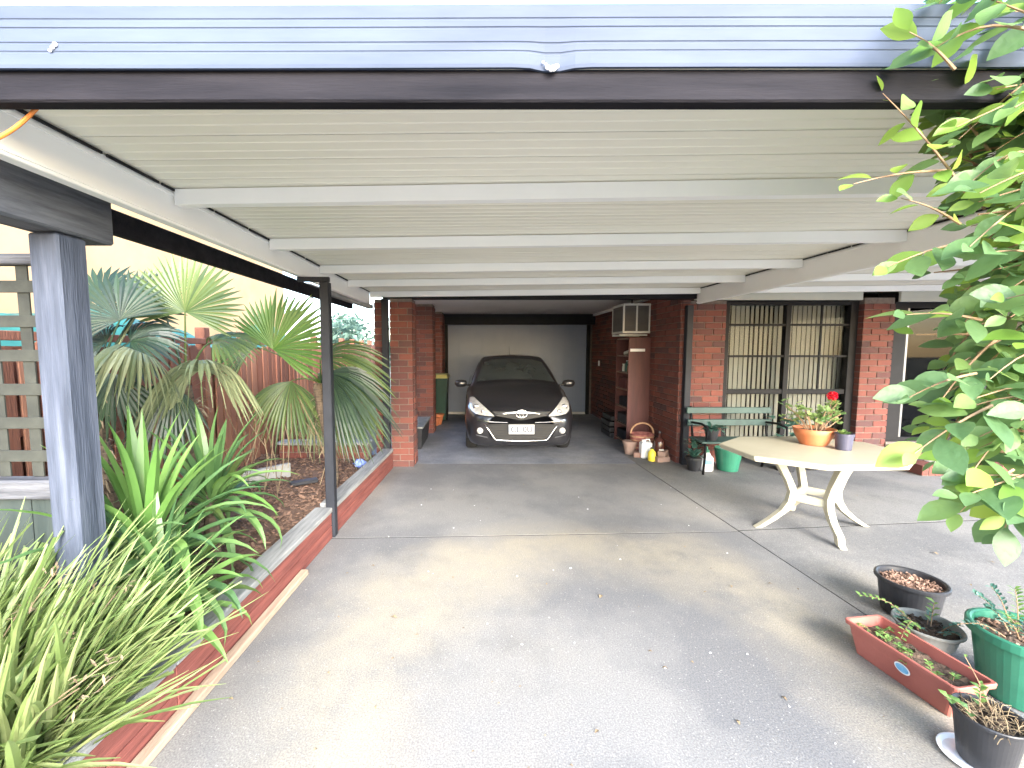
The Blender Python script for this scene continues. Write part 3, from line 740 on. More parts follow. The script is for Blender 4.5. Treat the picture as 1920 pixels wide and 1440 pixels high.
palm('palm beside the steel post whose fronds hang over the brick pier', (-1.53, 4.32, .2), cB, .045, [
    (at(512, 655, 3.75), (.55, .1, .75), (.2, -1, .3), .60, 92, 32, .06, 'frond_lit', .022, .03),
    (at(600, 672, 4.3), (.8, -.1, .02), (.15, -1, .55), .80, 50, 24, .50, 'frond', .019, .05),
    (at(612, 700, 4.15), (.75, -.2, -.3), (.2, -1, .5), .80, 50, 24, .6, 'frond_dark', .019, .06),
    (at(596, 705, 4.5), (.7, .1, -.5), (0, -1, .5), .82, 52, 24, .5, 'frond', .019, .06),
    (at(545, 715, 4.4), (-.1, -.3, -.8), (.2, -1, .3), .58, 70, 24, .4, 'frond', .017, .04),
    (at(480, 650, 4.4), (-.75, .2, .3), (.2, -1, .8), .5, 90, 26, .6, 'frond', .018, .05),
    (at(590, 745, 4.6), (.35, .1, -.9), (.2, -1, .2), .6, 55, 22, .3, 'frond_pale', .016, .04)])
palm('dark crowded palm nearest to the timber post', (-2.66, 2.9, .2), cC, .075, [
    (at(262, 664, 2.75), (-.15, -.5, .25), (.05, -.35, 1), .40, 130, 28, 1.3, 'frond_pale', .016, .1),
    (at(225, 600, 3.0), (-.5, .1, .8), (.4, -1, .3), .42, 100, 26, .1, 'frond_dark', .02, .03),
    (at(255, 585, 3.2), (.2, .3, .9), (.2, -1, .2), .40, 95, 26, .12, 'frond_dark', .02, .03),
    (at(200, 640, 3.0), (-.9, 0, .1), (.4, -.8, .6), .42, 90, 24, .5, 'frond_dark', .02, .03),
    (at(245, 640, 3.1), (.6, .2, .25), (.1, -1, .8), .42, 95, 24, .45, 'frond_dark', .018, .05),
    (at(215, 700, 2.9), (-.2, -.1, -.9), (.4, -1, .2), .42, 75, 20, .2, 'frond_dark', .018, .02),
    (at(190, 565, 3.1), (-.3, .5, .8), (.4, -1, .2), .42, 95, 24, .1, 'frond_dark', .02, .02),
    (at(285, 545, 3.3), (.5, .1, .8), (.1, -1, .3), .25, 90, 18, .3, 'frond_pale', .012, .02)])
# dead stalks hanging around the palm stems
b = MB()
for i in range(24):
    p = Vector((rnd(-2.4, -1.5), rnd(3.6, 4.7), rnd(.75, 1.25))); q = p + Vector((rnd(-.25, .3), rnd(-.2, .2), -rnd(.35, .75))); q.z = max(q.z, .22)
    b.tube([p, p.lerp(q, .5) + Vector((.03, 0, .03)), q], [.004, .004, .003], 5)
b.build('dead_stalks', 'dry', kind='stuff')

# ------------------------------------------------------------------ strap leaved plants
def arch_leaf(base, az, el, L, bend, wmax, m, parent, name='leaf', fold=.45, K=9, tipcut=False):
    b = MB(); p = Vector(base); pts = [p.copy()]; e = el; st_ = L / (K - 1); tw = rnd(-.08, .08)
    for k in range(K - 1):
        a = az + tw * k
        p = p + Vector((math.cos(a) * math.cos(e), math.sin(a) * math.cos(e), math.sin(e))) * st_; pts.append(p.copy()); e -= bend * (k + 1) / K * .33
    wd = []
    for k in range(K):
        u = k / (K - 1); f = min(1, .45 + u * 1.9) if u < .3 else 1
        f *= (1 if u < .55 else max(.02, 1 - ((u - .55) / .45) ** 1.5)) if not tipcut else 1 - .25 * u
        wd.append(wmax * f)
    n = UP if abs(el) < 1.25 else Vector((-math.cos(az), -math.sin(az), .6))
    b.blade(pts, wd, n, fold); return b.build(name, m, parent)
def strap_plant(label, base, heart, nleaf, L, spec):
    t = thing('strap_leaf_plant', label, 'plant', base, 'strap leaved plants in the bed')
    MB().tube([Vector(base) - UP * .05, Vector(base).lerp(Vector(heart), .6), Vector(heart) + UP * .04], [.05, .045, .03], 9).build('stem', 'trunk', t)
    for i in range(nleaf):
        u = (i + .5) / nleaf; az = i * 2.399 + rnd(-.2, .2)
        el = R(86 - 88 * u ** .8 + rnd(-6, 6)); up_ = u < .45
        arch_leaf(Vector(heart) + Vector((math.cos(az), math.sin(az), 0)) * .02 + UP * (-.12 * u), az, el, L * rnd(.85, 1.1) * (1.05 if up_ else .95),
                  (.25 + 1.5 * u) * rnd(.7, 1.2), rnd(.024, .031), spec[0] if u < .3 else (spec[1] if random.random() < .75 else spec[2]), t)
    for (az, el, L_, bend, wd_, m) in spec[3]: arch_leaf(Vector(heart), R(az), R(el), L_, bend, wd_, m, t)
    return t
hA = at(272, 1035, 2.15); hB = at(395, 930, 2.75); hC = at(310, 1120, 2.0)
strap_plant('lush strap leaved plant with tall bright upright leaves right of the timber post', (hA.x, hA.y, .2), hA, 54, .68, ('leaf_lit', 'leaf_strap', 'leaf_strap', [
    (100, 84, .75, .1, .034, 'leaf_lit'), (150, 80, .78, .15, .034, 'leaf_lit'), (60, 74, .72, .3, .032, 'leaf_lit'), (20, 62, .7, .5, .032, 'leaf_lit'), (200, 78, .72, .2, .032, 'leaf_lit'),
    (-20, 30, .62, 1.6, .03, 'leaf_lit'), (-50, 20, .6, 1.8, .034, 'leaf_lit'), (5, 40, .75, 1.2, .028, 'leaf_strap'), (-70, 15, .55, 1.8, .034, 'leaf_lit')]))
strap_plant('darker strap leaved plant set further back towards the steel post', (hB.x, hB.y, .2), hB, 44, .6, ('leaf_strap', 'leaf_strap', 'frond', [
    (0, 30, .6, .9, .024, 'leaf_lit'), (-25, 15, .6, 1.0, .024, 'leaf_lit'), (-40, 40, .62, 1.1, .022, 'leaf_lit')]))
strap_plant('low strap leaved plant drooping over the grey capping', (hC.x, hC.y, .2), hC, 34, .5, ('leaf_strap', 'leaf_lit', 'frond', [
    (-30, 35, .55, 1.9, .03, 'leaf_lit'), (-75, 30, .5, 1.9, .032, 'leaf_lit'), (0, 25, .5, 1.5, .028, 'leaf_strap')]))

# ------------------------------------------------------------------ grass clumps, bottom left
def clump(label, base, n, L, lean, nparts):
    t = thing('grass_clump', label, 'grass', base, 'long bladed grass clumps')
    rest = MB(); stubs = MB()
    for i in range(n):
        az = rnd(0, 6.28); u = random.random(); el = R(rnd(22, 74)); r0 = .15 * math.sqrt(random.random())
        az2 = lean + rnd(-1.25, 1.25) if random.random() < .86 else az
        p = Vector(base) + Vector((r0 * math.cos(az), r0 * math.sin(az), .0))
        a = (p, az2, el, L * rnd(.55, 1.1), rnd(.02, .5), rnd(.008, .015), 'leaf_grass')
        cut = random.random() < .4
        if i < nparts: arch_leaf(*a, t, 'blade', .5, 8, cut)
        else:
            K = 6; q = Vector(p); pts = [q.copy()]; e = a[2]
            for k in range(K - 1):
                q = q + Vector((math.cos(a[1]) * math.cos(e), math.sin(a[1]) * math.cos(e), math.sin(e))) * a[3] / (K - 1); pts.append(q.copy()); e -= a[4] * (k + 1) / K * .4
            rest.blade(pts, [a[5] * .7, a[5], a[5], a[5] * .9, a[5] * .6, .001], UP, .4)
    rest.build('blades', 'leaf_grass', t, kind='stuff')
    for i in range(4):
        az = rnd(-.6, 1.2); p = Vector(base); q = p + Vector((math.cos(az) * rnd(.2, .5), math.sin(az) * rnd(.1, .4), rnd(.4, .62)))
        stubs.tube([p, p.lerp(q, .55) + UP * .06, q], [.003, .0025, .002], 5)
        for k in range(16):
            c_ = q + Vector((rnd(-.03, .03), rnd(-.03, .03), rnd(-.05, .03))); d = Vector((rnd(-1, 1), rnd(-1, 1), rnd(-1, .4))) * .014
            stubs.blade([c_, c_ + d, c_ + d * 2], [.001, .004, .001])
    stubs.build('seed_head', 'dry', t)
clump('pale green grass clump at the corner of the bed nearest the drive', (-1.56, 1.30, .2), 330, .72, .3, 115)
clump('grass clump at the foot of the timber post, full of cut blade ends', (-1.84, 1.40, .2), 330, .85, .45, 105)
clump('grass clump in front of the dark solid panel', (-2.15, 1.55, .2), 260, .82, .55, 80)

# ------------------------------------------------------------------ overhanging leafy shrub on the right
bs = thing('leafy_shrub', 'large bright green broad leaved shrub leaning in over the patio', 'shrub', (1.95, 1.0, 0))
wood = MB(); LV = []
trunk_top = Vector((1.85, 1.05, 1.5))
wood.tube([(1.95, 1.0, -.05), (1.93, 1.02, .7), trunk_top, (1.75, 1.15, 2.2), (1.6, 1.2, 2.6)], [.05, .042, .032, .02, .008], 9)
def twig(p, q, sag, nl, size, new=0.0, r=.0045):
    p, q = Vector(p), Vector(q); pts = []
    for k in range(8):
        t = k / 7; c_ = p.lerp(q, t); c_.z += sag * math.sin(math.pi * t); pts.append(c_)
    wood.tube(pts, [r * (1 - .75 * k / 7) for k in range(8)], 6)
    d0 = (q - p).normalized()
    for i in range(nl):
        t = .12 + .88 * i / max(1, nl - 1); k = min(6, int(t * 7)); c_ = pts[k].lerp(pts[k + 1], t * 7 - k)
        s0 = d0.cross(UP).normalized() * (1 if i % 2 else -1); ang = rnd(-.5, .5)
        d = (d0 * rnd(.25, .8) + s0 * rnd(.5, 1) + UP * rnd(-.75, .35)).normalized()
        if i >= nl - 2: d = (d0 + UP * rnd(-.3, .4) + s0 * .35).normalized()
        LV.append((c_, d, size * rnd(.7, 1.25) * (1 - .35 * (t > .9)), new > random.random()))
# world boundary of the foliage: how far left it reaches at each height
prof = [(2.62, 1.22), (2.5, 1.17), (2.4, 1.15), (2.28, 1.2), (2.1, 1.28), (1.95, 1.29), (1.85, 1.29), (1.7, 1.32), (1.55, 1.28), (1.4, 1.25), (1.3, 1.26), (1.2, 1.34), (1.1, 1.42), (1.02, 1.48)]
def left_edge(z):
    for (z1, x1), (z0, x0) in zip(prof, prof[1:]):
        if z0 <= z <= z1: return x0 + (x1 - x0) * (z - z0) / (z1 - z0)
    return 1.3
random.seed(21)
for i in range(330):
    z = rnd(1.13, 2.62) if i < 250 else rnd(1.9, 2.62); Y = rnd(1.05, 1.55); xe = left_edge(z) * (Y / 1.2)
    X = xe + (.03 + .62 * random.random() ** 1.25)
    tip = Vector((X, Y, z)); root = Vector((X + rnd(.18, .42), Y + rnd(-.08, .12), z + rnd(-.02, .25) - (.12 if z > 2.2 else 0)))
    twig(root, tip, rnd(.0, .05), random.randint(6, 9), .046 if z < 2.0 else .042, .12 if z < 1.9 else .4)
for i in range(16):
    z = rnd(1.2, 2.6); p = Vector((1.85, 1.05, min(z, 2.2) - .15)); q = Vector((rnd(1.4, 1.6), rnd(1.0, 1.5), z)); twig(p, q, .05, 2, .04, .2, .009)
# sprigs that stand out from the mass
for (a, b_, Y, nl, s_, nw) in (((1800, 345), (1655, 175), 1.2, 9, .044, .8), ((1780, 320), (1600, 345), 1.22, 5, .036, .9), ((1790, 130), (1705, 60), 1.1, 5, .05, .3), ((1800, 420), (1690, 372), 1.2, 6, .042, .6),
                           ((1830, 450), (1665, 500), 1.2, 7, .044, .6), ((1830, 700), (1705, 745), 1.15, 7, .05, .1), ((1860, 760), (1715, 850), 1.12, 7, .052, .1),
                           ((1900, 880), (1800, 960), 1.1, 7, .05, .1), ((1915, 930), (1880, 1000), 1.1, 6, .048, .1), ((1840, 600), (1700, 590), 1.2, 7, .046, .2)):
    twig(at(*a, Y), at(*b_, Y), .01, nl, s_, nw, .004)
random.seed(5)
wood.build('branches', 'twig', bs)
def shrub_leaf(mb, c_, d, L):
    d = Vector(d); bend = rnd(.1, .5); K = 7; pts = []; p = Vector(c_); e = d.copy()
    sd = d.cross(UP).normalized(); p = p + d * .008
    for k in range(K):
        pts.append(p.copy()); p = p + e * (L * 2 / (K - 1)); e = (e - UP * bend * .16).normalized()
    w_ = [.12, .62, .93, 1.0, .84, .48, .03]; hw = L * rnd(.5, .62)
    nn = (UP * rnd(.2, 1) + sd * rnd(-.9, .9) + Vector((-.5, -1, 0)) * rnd(.2, 1.3)).normalized()
    mb.blade(pts, [hw * q for q in w_], nn, rnd(.12, .4))
def vis(l):
    p = l[0]; sc = FPX / max(.3, p.y); sx = PX + p.x * sc
    return (0 if sx < 1935 else 1, p.y)
LV.sort(key=vis)
rest = MB(); rest2 = MB()
for i, (c_, d, L, nw) in enumerate(LV):
    if i < 300:
        b = MB(); shrub_leaf(b, c_, d, L); b.build('leaf', 'leaf_new' if nw else 'leaf_bush', bs, smooth=True)
    else: shrub_leaf(rest2 if nw else rest, c_, d, L)
rest.build('leaves', 'leaf_bush', bs, kind='stuff', smooth=True); rest2.build('leaves', 'leaf_new', bs, kind='stuff', smooth=True)

# ------------------------------------------------------------------ car
random.seed(3)
CX, CY = .60, 6.12
car = thing('parked_car', 'dark charcoal hatchback parked nose out in the garage', 'car', (CX, CY + 1.9, 0))
def ring(zb, wl_, wsill, wm, zm, wb, zbelt, w5, z5, w6, z6, w7, z7, z8):
    return [(0, zb), (wl_, zb), (wsill, zb + .05), (wm, zm), (wb, zbelt), (w5, z5), (w6, z6), (w7, z7), (0, z8)]
ST = [(0.0, ring(.27, .28, .42, .47, .42, .46, .54, .42, .60, .34, .655, .18, .69, .70)),
      (.05, ring(.20, .50, .60, .65, .42, .64, .56, .56, .645, .44, .70, .24, .745, .755)),
      (.18, ring(.185, .60, .725, .765, .44, .75, .62, .67, .715, .53, .765, .29, .80, .81)),
      (.45, ring(.18, .68, .79, .83, .47, .815, .70, .74, .815, .59, .865, .34, .895, .905)),
      (.85, ring(.17, .72, .81, .845, .5, .828, .79, .765, .905, .62, .96, .36, .985, .995)),
      (1.08, ring(.17, .72, .81, .845, .5, .832, .85, .775, .95, .66, 1.02, .38, 1.045, 1.055)),
      (1.45, ring(.17, .72, .81, .845, .5, .835, .885, .775, .99, .645, 1.21, .40, 1.265, 1.28)),
      (1.78, ring(.17, .72, .81, .845, .5, .835, .90, .77, 1.01, .60, 1.365, .42, 1.42, 1.44)),
      (2.15, ring(.17, .72, .81, .845, .5, .835, .92, .765, 1.03, .585, 1.41, .43, 1.475, 1.50)),
      (2.9, ring(.17, .72, .81, .845, .5, .835, .95, .765, 1.06, .58, 1.40, .43, 1.465, 1.49)),
      (3.42, ring(.18, .70, .80, .835, .5, .82, .97, .745, 1.07, .56, 1.34, .42, 1.41, 1.43)),
      (3.72, ring(.22, .66, .76, .80, .52, .77, .92, .70, 1.02, .53, 1.12, .40, 1.17, 1.19)),
      (3.87, ring(.30, .5, .60, .66, .52, .64, .72, .58, .82, .48, .9, .3, .94, .95))]
def cr(p0, p1, p2, p3, t):
    return .5 * (2 * p1 + (p2 - p0) * t + (2 * p0 - 5 * p1 + 4 * p2 - p3) * t * t + (3 * p1 - p0 - 3 * p2 + p3) * t ** 3)
def refine(rows, sub):
    out = []
    for i in range(len(rows) - 1):
        a, b, c, d = rows[max(i - 1, 0)], rows[i], rows[i + 1], rows[min(i + 2, len(rows) - 1)]
        for s_ in range(sub):
            t = s_ / sub; out.append([cr(a[j], b[j], c[j], d[j], t) for j in range(len(b))])
    out.append(list(rows[-1])); return out
rows = [[Vector((x, y, z)) for x, z in r] for y, r in ST]
rows = refine(rows, 6)
rows = [list(c) for c in zip(*refine([list(c) for c in zip(*rows)], 5))]
rows = [r + [Vector((-p.x, p.y, p.z)) for p in r[-2:0:-1]] for r in rows]
n = len(rows[0]); vs = [p + Vector((CX, CY, 0)) for r in rows for p in r]
fs = []
WHY = (.77, 3.28)
for i in range(len(rows) - 1):
    for j in range(n):
        q = (i * n + j, i * n + (j + 1) % n, (i + 1) * n + (j + 1) % n, (i + 1) * n + j)
        c_ = sum((vs[k] for k in q), Vector()) / 4 - Vector((CX, CY, 0))
        if abs(c_.x) > .55 and any((c_.y - wy) ** 2 + (c_.z - .31) ** 2 < .315 ** 2 for wy in WHY): continue
        fs.append(q)
fs.append(tuple(range(n))); fs.append(tuple((len(rows) - 1) * n + j for j in range(n))[::-1])
bvh_b = MB().add(vs, fs)
body = bvh_b.build('body', 'car_paint', car, smooth=True)
bvh = BVHTree.FromPolygons(bvh_b.v, [f for f in bvh_b.f])
def shot(x, z, off):
    h = bvh.ray_cast(Vector((CX + x, CY - 2, z)), Vector((0, 1, 0)))
    if h[0] is None: return None
    return h[0] - Vector((0, off, 0))
def resamp(pl, t):
    ls = [0]
    for a, b in zip(pl, pl[1:]): ls.append(ls[-1] + math.dist(a, b))
    s_ = t * ls[-1]
    for i in range(len(pl) - 1):
        if s_ <= ls[i + 1] + 1e-9:
            u = (s_ - ls[i]) / max(1e-9, ls[i + 1] - ls[i]); return tuple(a + (b - a) * u for a, b in zip(pl[i], pl[i + 1]))
    return pl[-1]
def front_patch(name, m, top, bot, off=.006, nc=18, nr=6, parent=None, smooth=True):
    """a skin laid on the car's nose between two lines given in front view (x, z)"""
    b = MB(); vs = []; ok = True
    last = None
    for i in range(nc + 1):
        a, c = resamp(top, i / nc), resamp(bot, i / nc)
        for j in range(nr + 1):
            t = j / nr; p = shot(a[0] + (c[0] - a[0]) * t, a[1] + (c[1] - a[1]) * t, off)
            if p is None: p = last + Vector((0, 0, -.005)) if last else Vector((CX, CY, .5))
            last = p; vs.append(p)
    k = nr + 1
    b.add(vs, [(i * k + j, (i + 1) * k + j, (i + 1) * k + j + 1, i * k + j + 1) for i in range(nc) for j in range(nr)])
    return b.build(name, m, parent or car, smooth=smooth)
def mirror(pl): return [(-x, z) for x, z in pl][::-1]
ws = front_patch('windscreen', 'car_glass', [(-.515, 1.375), (-.35, 1.415), (0, 1.43), (.35, 1.415), (.515, 1.375)], [(-.665, 1.055), (-.4, 1.085), (0, 1.095), (.4, 1.085), (.665, 1.055)], .006, 24, 8)
front_patch('wiper_cowl', 'car_black', [(-.67, 1.05), (-.4, 1.079), (0, 1.089), (.4, 1.079), (.67, 1.05)], [(-.67, 1.02), (-.4, 1.055), (0, 1.065), (.4, 1.055), (.67, 1.02)], .010, 24, 2)
HLt = [(-.765, .845), (-.70, .865), (-.60, .80), (-.50, .73), (-.395, .645)]; HLb = [(-.765, .80), (-.745, .70), (-.66, .655), (-.54, .64), (-.395, .635)]
for s_ in (1, -1):
    t_, b_ = (HLt, HLb) if s_ == 1 else (mirror(HLt), mirror(HLb))
    hl = front_patch('headlight', 'lamp_refl', t_, b_, .010, 16, 6)
    for (x, z, r) in ((-.66, .745, .042), (-.56, .69, .03)):
        p = shot(x * s_, z, .012)
        if p:
            b = MB().lathe([(r, 0), (r * .8, .008), (r * .3, .012)], (0, 0, 0), 16, cap1=True)
            b.v = [Vector((p.x + v.x, p.y - v.z, p.z + v.y)) for v in b.v]; b.build('bulb_lens', 'chrome', hl, smooth=True)
front_patch('grille_bar', 'chrome', [(-.42, .70), (-.2, .70), (0, .705), (.2, .70), (.42, .70)], [(-.38, .665), (-.2, .672), (0, .672), (.2, .672), (.38, .665)], .011, 20, 3)
front_patch('upper_grille', 'car_black', [(-.385, .660), (-.2, .667), (0, .667), (.2, .667), (.385, .660)], [(-.36, .640), (-.22, .615), (0, .575), (.22, .615), (.36, .640)], .008, 20, 4)
front_patch('lower_grille', 'car_black', [(-.52, .515), (0, .525), (.52, .515)], [(-.37, .30), (0, .285), (.37, .30)], .007, 20, 8)
b = MB()
gl_ = None
for k in range(6):
    z = .318 + k * .036; hw = .36 + (.5 - .36) * (z - .3) / .21
    pts = [shot(-hw + 2 * hw * i / 16, z, .012) for i in range(17)]; b.tube(pts, .0045, 5)
b.build('grille_slats', 'dark_paint', car, kind='stuff')
pts = [shot(x, z, .012) for x, z in [(-.53, .515), (-.49, .46), (-.43, .37), (-.385, .30)] + [(-.36 + .72 * i / 12, .287 - .012 * math.sin(math.pi * i / 12)) for i in range(13)] + [(.385, .30), (.43, .37), (.49, .46), (.53, .515)]]
MB().tube([p for p in pts if p], .010, 6).build('chrome_trim', 'chrome', car, smooth=True)
front_patch('bumper_highlight', 'chrome', [(-.64, .575), (-.4, .555), (-.2, .548)], [(-.64, .567), (-.4, .545), (-.2, .539)], .009, 10, 2)  # bright strips imitate the highlights along the body-coloured bumper, both sides
front_patch('bumper_highlight', 'chrome', mirror([(-.64, .575), (-.4, .555), (-.2, .548)]), mirror([(-.64, .567), (-.4, .545), (-.2, .539)]), .009, 10, 2)
# emblem: two crossed ovals in a ring
p = shot(0, .672, .02); b = MB()
def oval(cx, cz, rx, rz, r): b.tube([(p.x + cx + rx * math.cos(a * math.pi / 12), p.y - .004, p.z + cz + rz * math.sin(a * math.pi / 12)) for a in range(25)], r, 6, False)
oval(0, 0, .082, .056, .009); oval(0, .0, .03, .053, .007); oval(0, .027, .055, .024, .007)
b.build('emblem', 'chrome', car, smooth=True)
# number plate
p = shot(0, .45, .03)
pl = MB().box((CX - .186, p.y - .008, .378), (CX + .186, p.y + .0, .518), .003).build('number_plate', 'plate_white', car)
fc = bpy.data.curves.new('plate_text', 'FONT'); fc.body = '1CL\u00b70U1'; fc.size = .12; fc.align_x = 'CENTER'; fc.extrude = .0008; fc.materials.append(M['plate_text'])
fo = bpy.data.objects.new('plate_text', fc); C.objects.link(fo)
tm = bpy.data.meshes.new_from_object(fo); bpy.data.objects.remove(fo)
to = piece(tm, 'plate_text', pl, (CX, p.y - .0095, .408), (math.pi / 2, 0, 0))
# fog lamps
for s_ in (1, -1):
    p = shot(.60 * s_, .42, .012)
    b = MB().lathe([(.046, 0), (.04, .01), (.02, .016)], (0, 0, 0), 18, cap1=True); b.v = [Vector((p.x + v.x, p.y - v.z, p.z + v.y)) for v in b.v]
    b.build('fog_lamp', 'lamp_refl', car, smooth=True)
    front_patch('fog_trim', 'chrome', [(.50 * s_, .335), (.66 * s_, .36)], [(.48 * s_, .315), (.66 * s_, .345)], .012, 6, 2)
# mirrors
for s_ in (1, -1):
    mx, my, mz = CX + s_ * .93, CY + 1.22, 1.015
    b = MB().lathe([(.02, -.062), (.075, -.055), (.105, -.02), (.11, .015), (.09, .05), (.03, .066)], (mx, my, mz), 18, 1.0, .65, True, True)
    mi = b.build('wing_mirror', 'car_paint', car, smooth=True)
    MB().bar((CX + s_ * .76, my - .02, .985), (mx - s_ * .06, my, 1.0), .05, .03, c=.008).build('mirror_arm', 'car_black', mi)
# side windows and door seams by casting from the sides
def side_patch(name, m, top, bot, s_, off=.006, nc=14, nr=5):
    b = MB(); vs = []; last = None
    for i in range(nc + 1):
        a, c = resamp(top, i / nc), resamp(bot, i / nc)
        for j in range(nr + 1):
            t = j / nr; yy, z = a[0] + (c[0] - a[0]) * t, a[1] + (c[1] - a[1]) * t
            h = bvh.ray_cast(Vector((CX + s_ * 3, CY + yy, z)), Vector((-s_, 0, 0)))[0]
            p = h + Vector((s_ * off, 0, 0)) if h else last
            last = p; vs.append(p)
    k = nr + 1; b.add(vs, [(i * k + j, (i + 1) * k + j, (i + 1) * k + j + 1, i * k + j + 1) for i in range(nc) for j in range(nr)])
    return b.build(name, m, car, smooth=True)
for s_ in (1, -1):
    side_patch('side_window', 'car_glass', [(1.5, 1.12), (1.9, 1.345), (2.3, 1.36)], [(1.42, 1.05), (1.9, 1.06), (2.3, 1.07)], s_)
    side_patch('side_window', 'car_glass', [(2.37, 1.36), (2.9, 1.345), (3.2, 1.30)], [(2.37, 1.07), (2.9, 1.09), (3.3, 1.12)], s_)
    for yy in (1.25, 2.33, 3.1): side_patch('door_seam', 'car_black', [(yy, .98), (yy, .3)], [(yy + .008, .98), (yy + .008, .3)], s_, .003, 10, 1)
    for yy in (2.12, 2.95): side_patch('door_handle', 'car_black', [(yy, .86), (yy + .16, .86)], [(yy, .835), (yy + .16, .835)], s_, .02, 5, 2)
    side_patch('tail_light', 'petal', [(3.55, 1.02), (3.68, 1.0)], [(3.5, .8), (3.72, .8)], s_, .008, 4, 4)
for wy in WHY:
    for s_ in (1, -1):
        xw = CX + s_ * .735; yw = CY + wy
        b = MB().lathe([(.19, -.085), (.265, -.09), (.292, -.07), (.296, 0), (.292, .07), (.265, .09), (.19, .085)], (0, 0, 0), 30)
        b.v = [Vector((xw + v.z, yw + v.x, .296 + v.y)) for v in b.v]; wh = b.build('wheel', 'tyre', car, smooth=True)
        b = MB(); b.lathe([(.192, s_ * .07), (.18, s_ * .055), (.05, s_ * .06), (.0, s_ * .066)], (0, 0, 0), 30)
        for k in range(5):
            a = k * 2 * math.pi / 5; b.obox((.11 * math.cos(a), .11 * math.sin(a), s_ * .07), (.17, .045, .022), Matrix.Rotation(a, 3, 'Z'), .005)
        b.v = [Vector((xw + v.z, yw + v.x, .296 + v.y)) for v in b.v]; b.build('rim', 'rim', wh, smooth=False)
        b = MB(); pts = [(CX + s_ * .80, yw + .325 * math.cos(a), .31 + .325 * math.sin(a)) for a in [R(-15 + 210 * k / 18) for k in range(19)]]
        b.tube(pts, .022, 6).build('wheel_arch', 'car_paint', car, smooth=True)
MB().box((CX - .6, CY + .3, .2), (CX + .6, CY + 3.6, .5)).build('underbody', 'car_black', car)
MB().tube([(CX - .02, CY + 2.3, 1.49), (CX - .02, CY + 2.42, 1.66)], [.004, .002], 5).build('aerial', 'car_black', car)

# ------------------------------------------------------------------ garage contents
random.seed(9)
cab = thing('storage_cabinet', 'tall red brown open bookcase against the garage brick wall', 'bookcase', (2.58, 7.2, 0))
sp_ = MB().box((2.40, 6.90, 0), (2.755, 6.92, 1.79), .002).build('side_panel', 'cabinet', cab)
MB().box((2.42, 6.893, 1.565), (2.66, 6.8985, 1.61), .002).build('label_strip', 'label_white', sp_)
MB().box((2.40, 7.52, 0), (2.755, 7.54, 1.79), .002).build('side_panel', 'cabinet', cab)
MB().box((2.74, 6.925, 0), (2.755, 7.515, 1.79)).build('back_panel', 'cabinet', cab)
SHZ = [.05, .33, .62, .92, 1.20, 1.48, 1.765]
for z in SHZ: MB().box((2.405, 6.9215, z), (2.738, 7.5185, z + .022), .002).build('shelf', 'shelf_wood', cab)
def bottle(name, lab, cat, p, r, h, m, neck=.35, group=None, capm=None):
    t = thing(name, lab, cat, p, group)
    MB().lathe([(r * .95, 0), (r, .01), (r, h * .62), (r * .8, h * .72), (r * neck, h * .82), (r * neck, h * .93)], p, 18, cap0=True, cap1=True).build('bottle_body', m, t, smooth=True)
    MB().lathe([(r * neck * 1.2, h * .93), (r * neck * 1.2, h)], p, 14, cap1=True).build('cap', capm or m, t)
    return t
ZB = .0225
bottle('spray_bottle', 'white bottle on the fourth shelf of the bookcase', 'bottle', (2.50, 7.0, .92 + ZB), .05, .24, 'white_plastic')
bottle('jar', 'small pale jar on the fifth shelf of the bookcase', 'jar', (2.5, 7.08, 1.2 + ZB), .05, .16, 'cane', .8, capm='white_plastic')
bottle('bottle', 'white topped green bottle standing mid way along the fifth shelf', 'bottle', (2.5, 7.25, 1.2 + ZB), .04, .19, 'leaf_blue', .4, capm='white_plastic')
bottle('jar', 'cream jar near the back of the fifth shelf', 'jar', (2.5, 7.38, 1.2 + ZB), .04, .13, 'beige_board', .8)
tag(MB().bar((2.45, 6.98, 1.56), (2.5, 7.32, 1.53), .08, .06, c=.01).build('cloth_roll', 'beige_board', loc=(2.48, 7.15, 1.503)), 'cream rolled cloth on the top shelf under the air conditioner', 'cloth')
tag(MB().box((2.43, 7.1, .942), (2.6, 7.44, 1.12), .006).build('dark_box', 'cabinet', loc=(2.5, 7.27, .942)), 'dark box beside the white bottle on the fourth shelf', 'box')
for i in range(4):
    tag(MB().box((2.33 + rnd(-.02, .02), 7.58, .02 + i * .1), (2.65, 8.1, .105 + i * .1), .01).build('storage_tray', 'pot_black', loc=(2.5, 7.84, .02 + i * .1)),
        ['black tray at the bottom of the stack behind the bookcase', 'black tray second from the bottom behind the bookcase', 'black tray third from the bottom behind the bookcase', 'topmost black tray behind the bookcase'][i], 'tray', 'black trays stacked behind the bookcase')
for i, (z, w_) in enumerate(((.642, .2), (.352, .24), (.072, .24))):
    tag(MB().box((2.42, 7.02, z), (2.68, 7.02 + w_ * 1.8, z + .16), .012).build('tool_case', ['dark_paint', 'pot_black', 'dark_paint'][i], loc=(2.55, 7.2, z)),
        ['dark case on the third shelf of the bookcase', 'black case on the second shelf of the bookcase', 'dark case on the lowest shelf of the bookcase'][i], 'case', 'cases on the lower shelves')
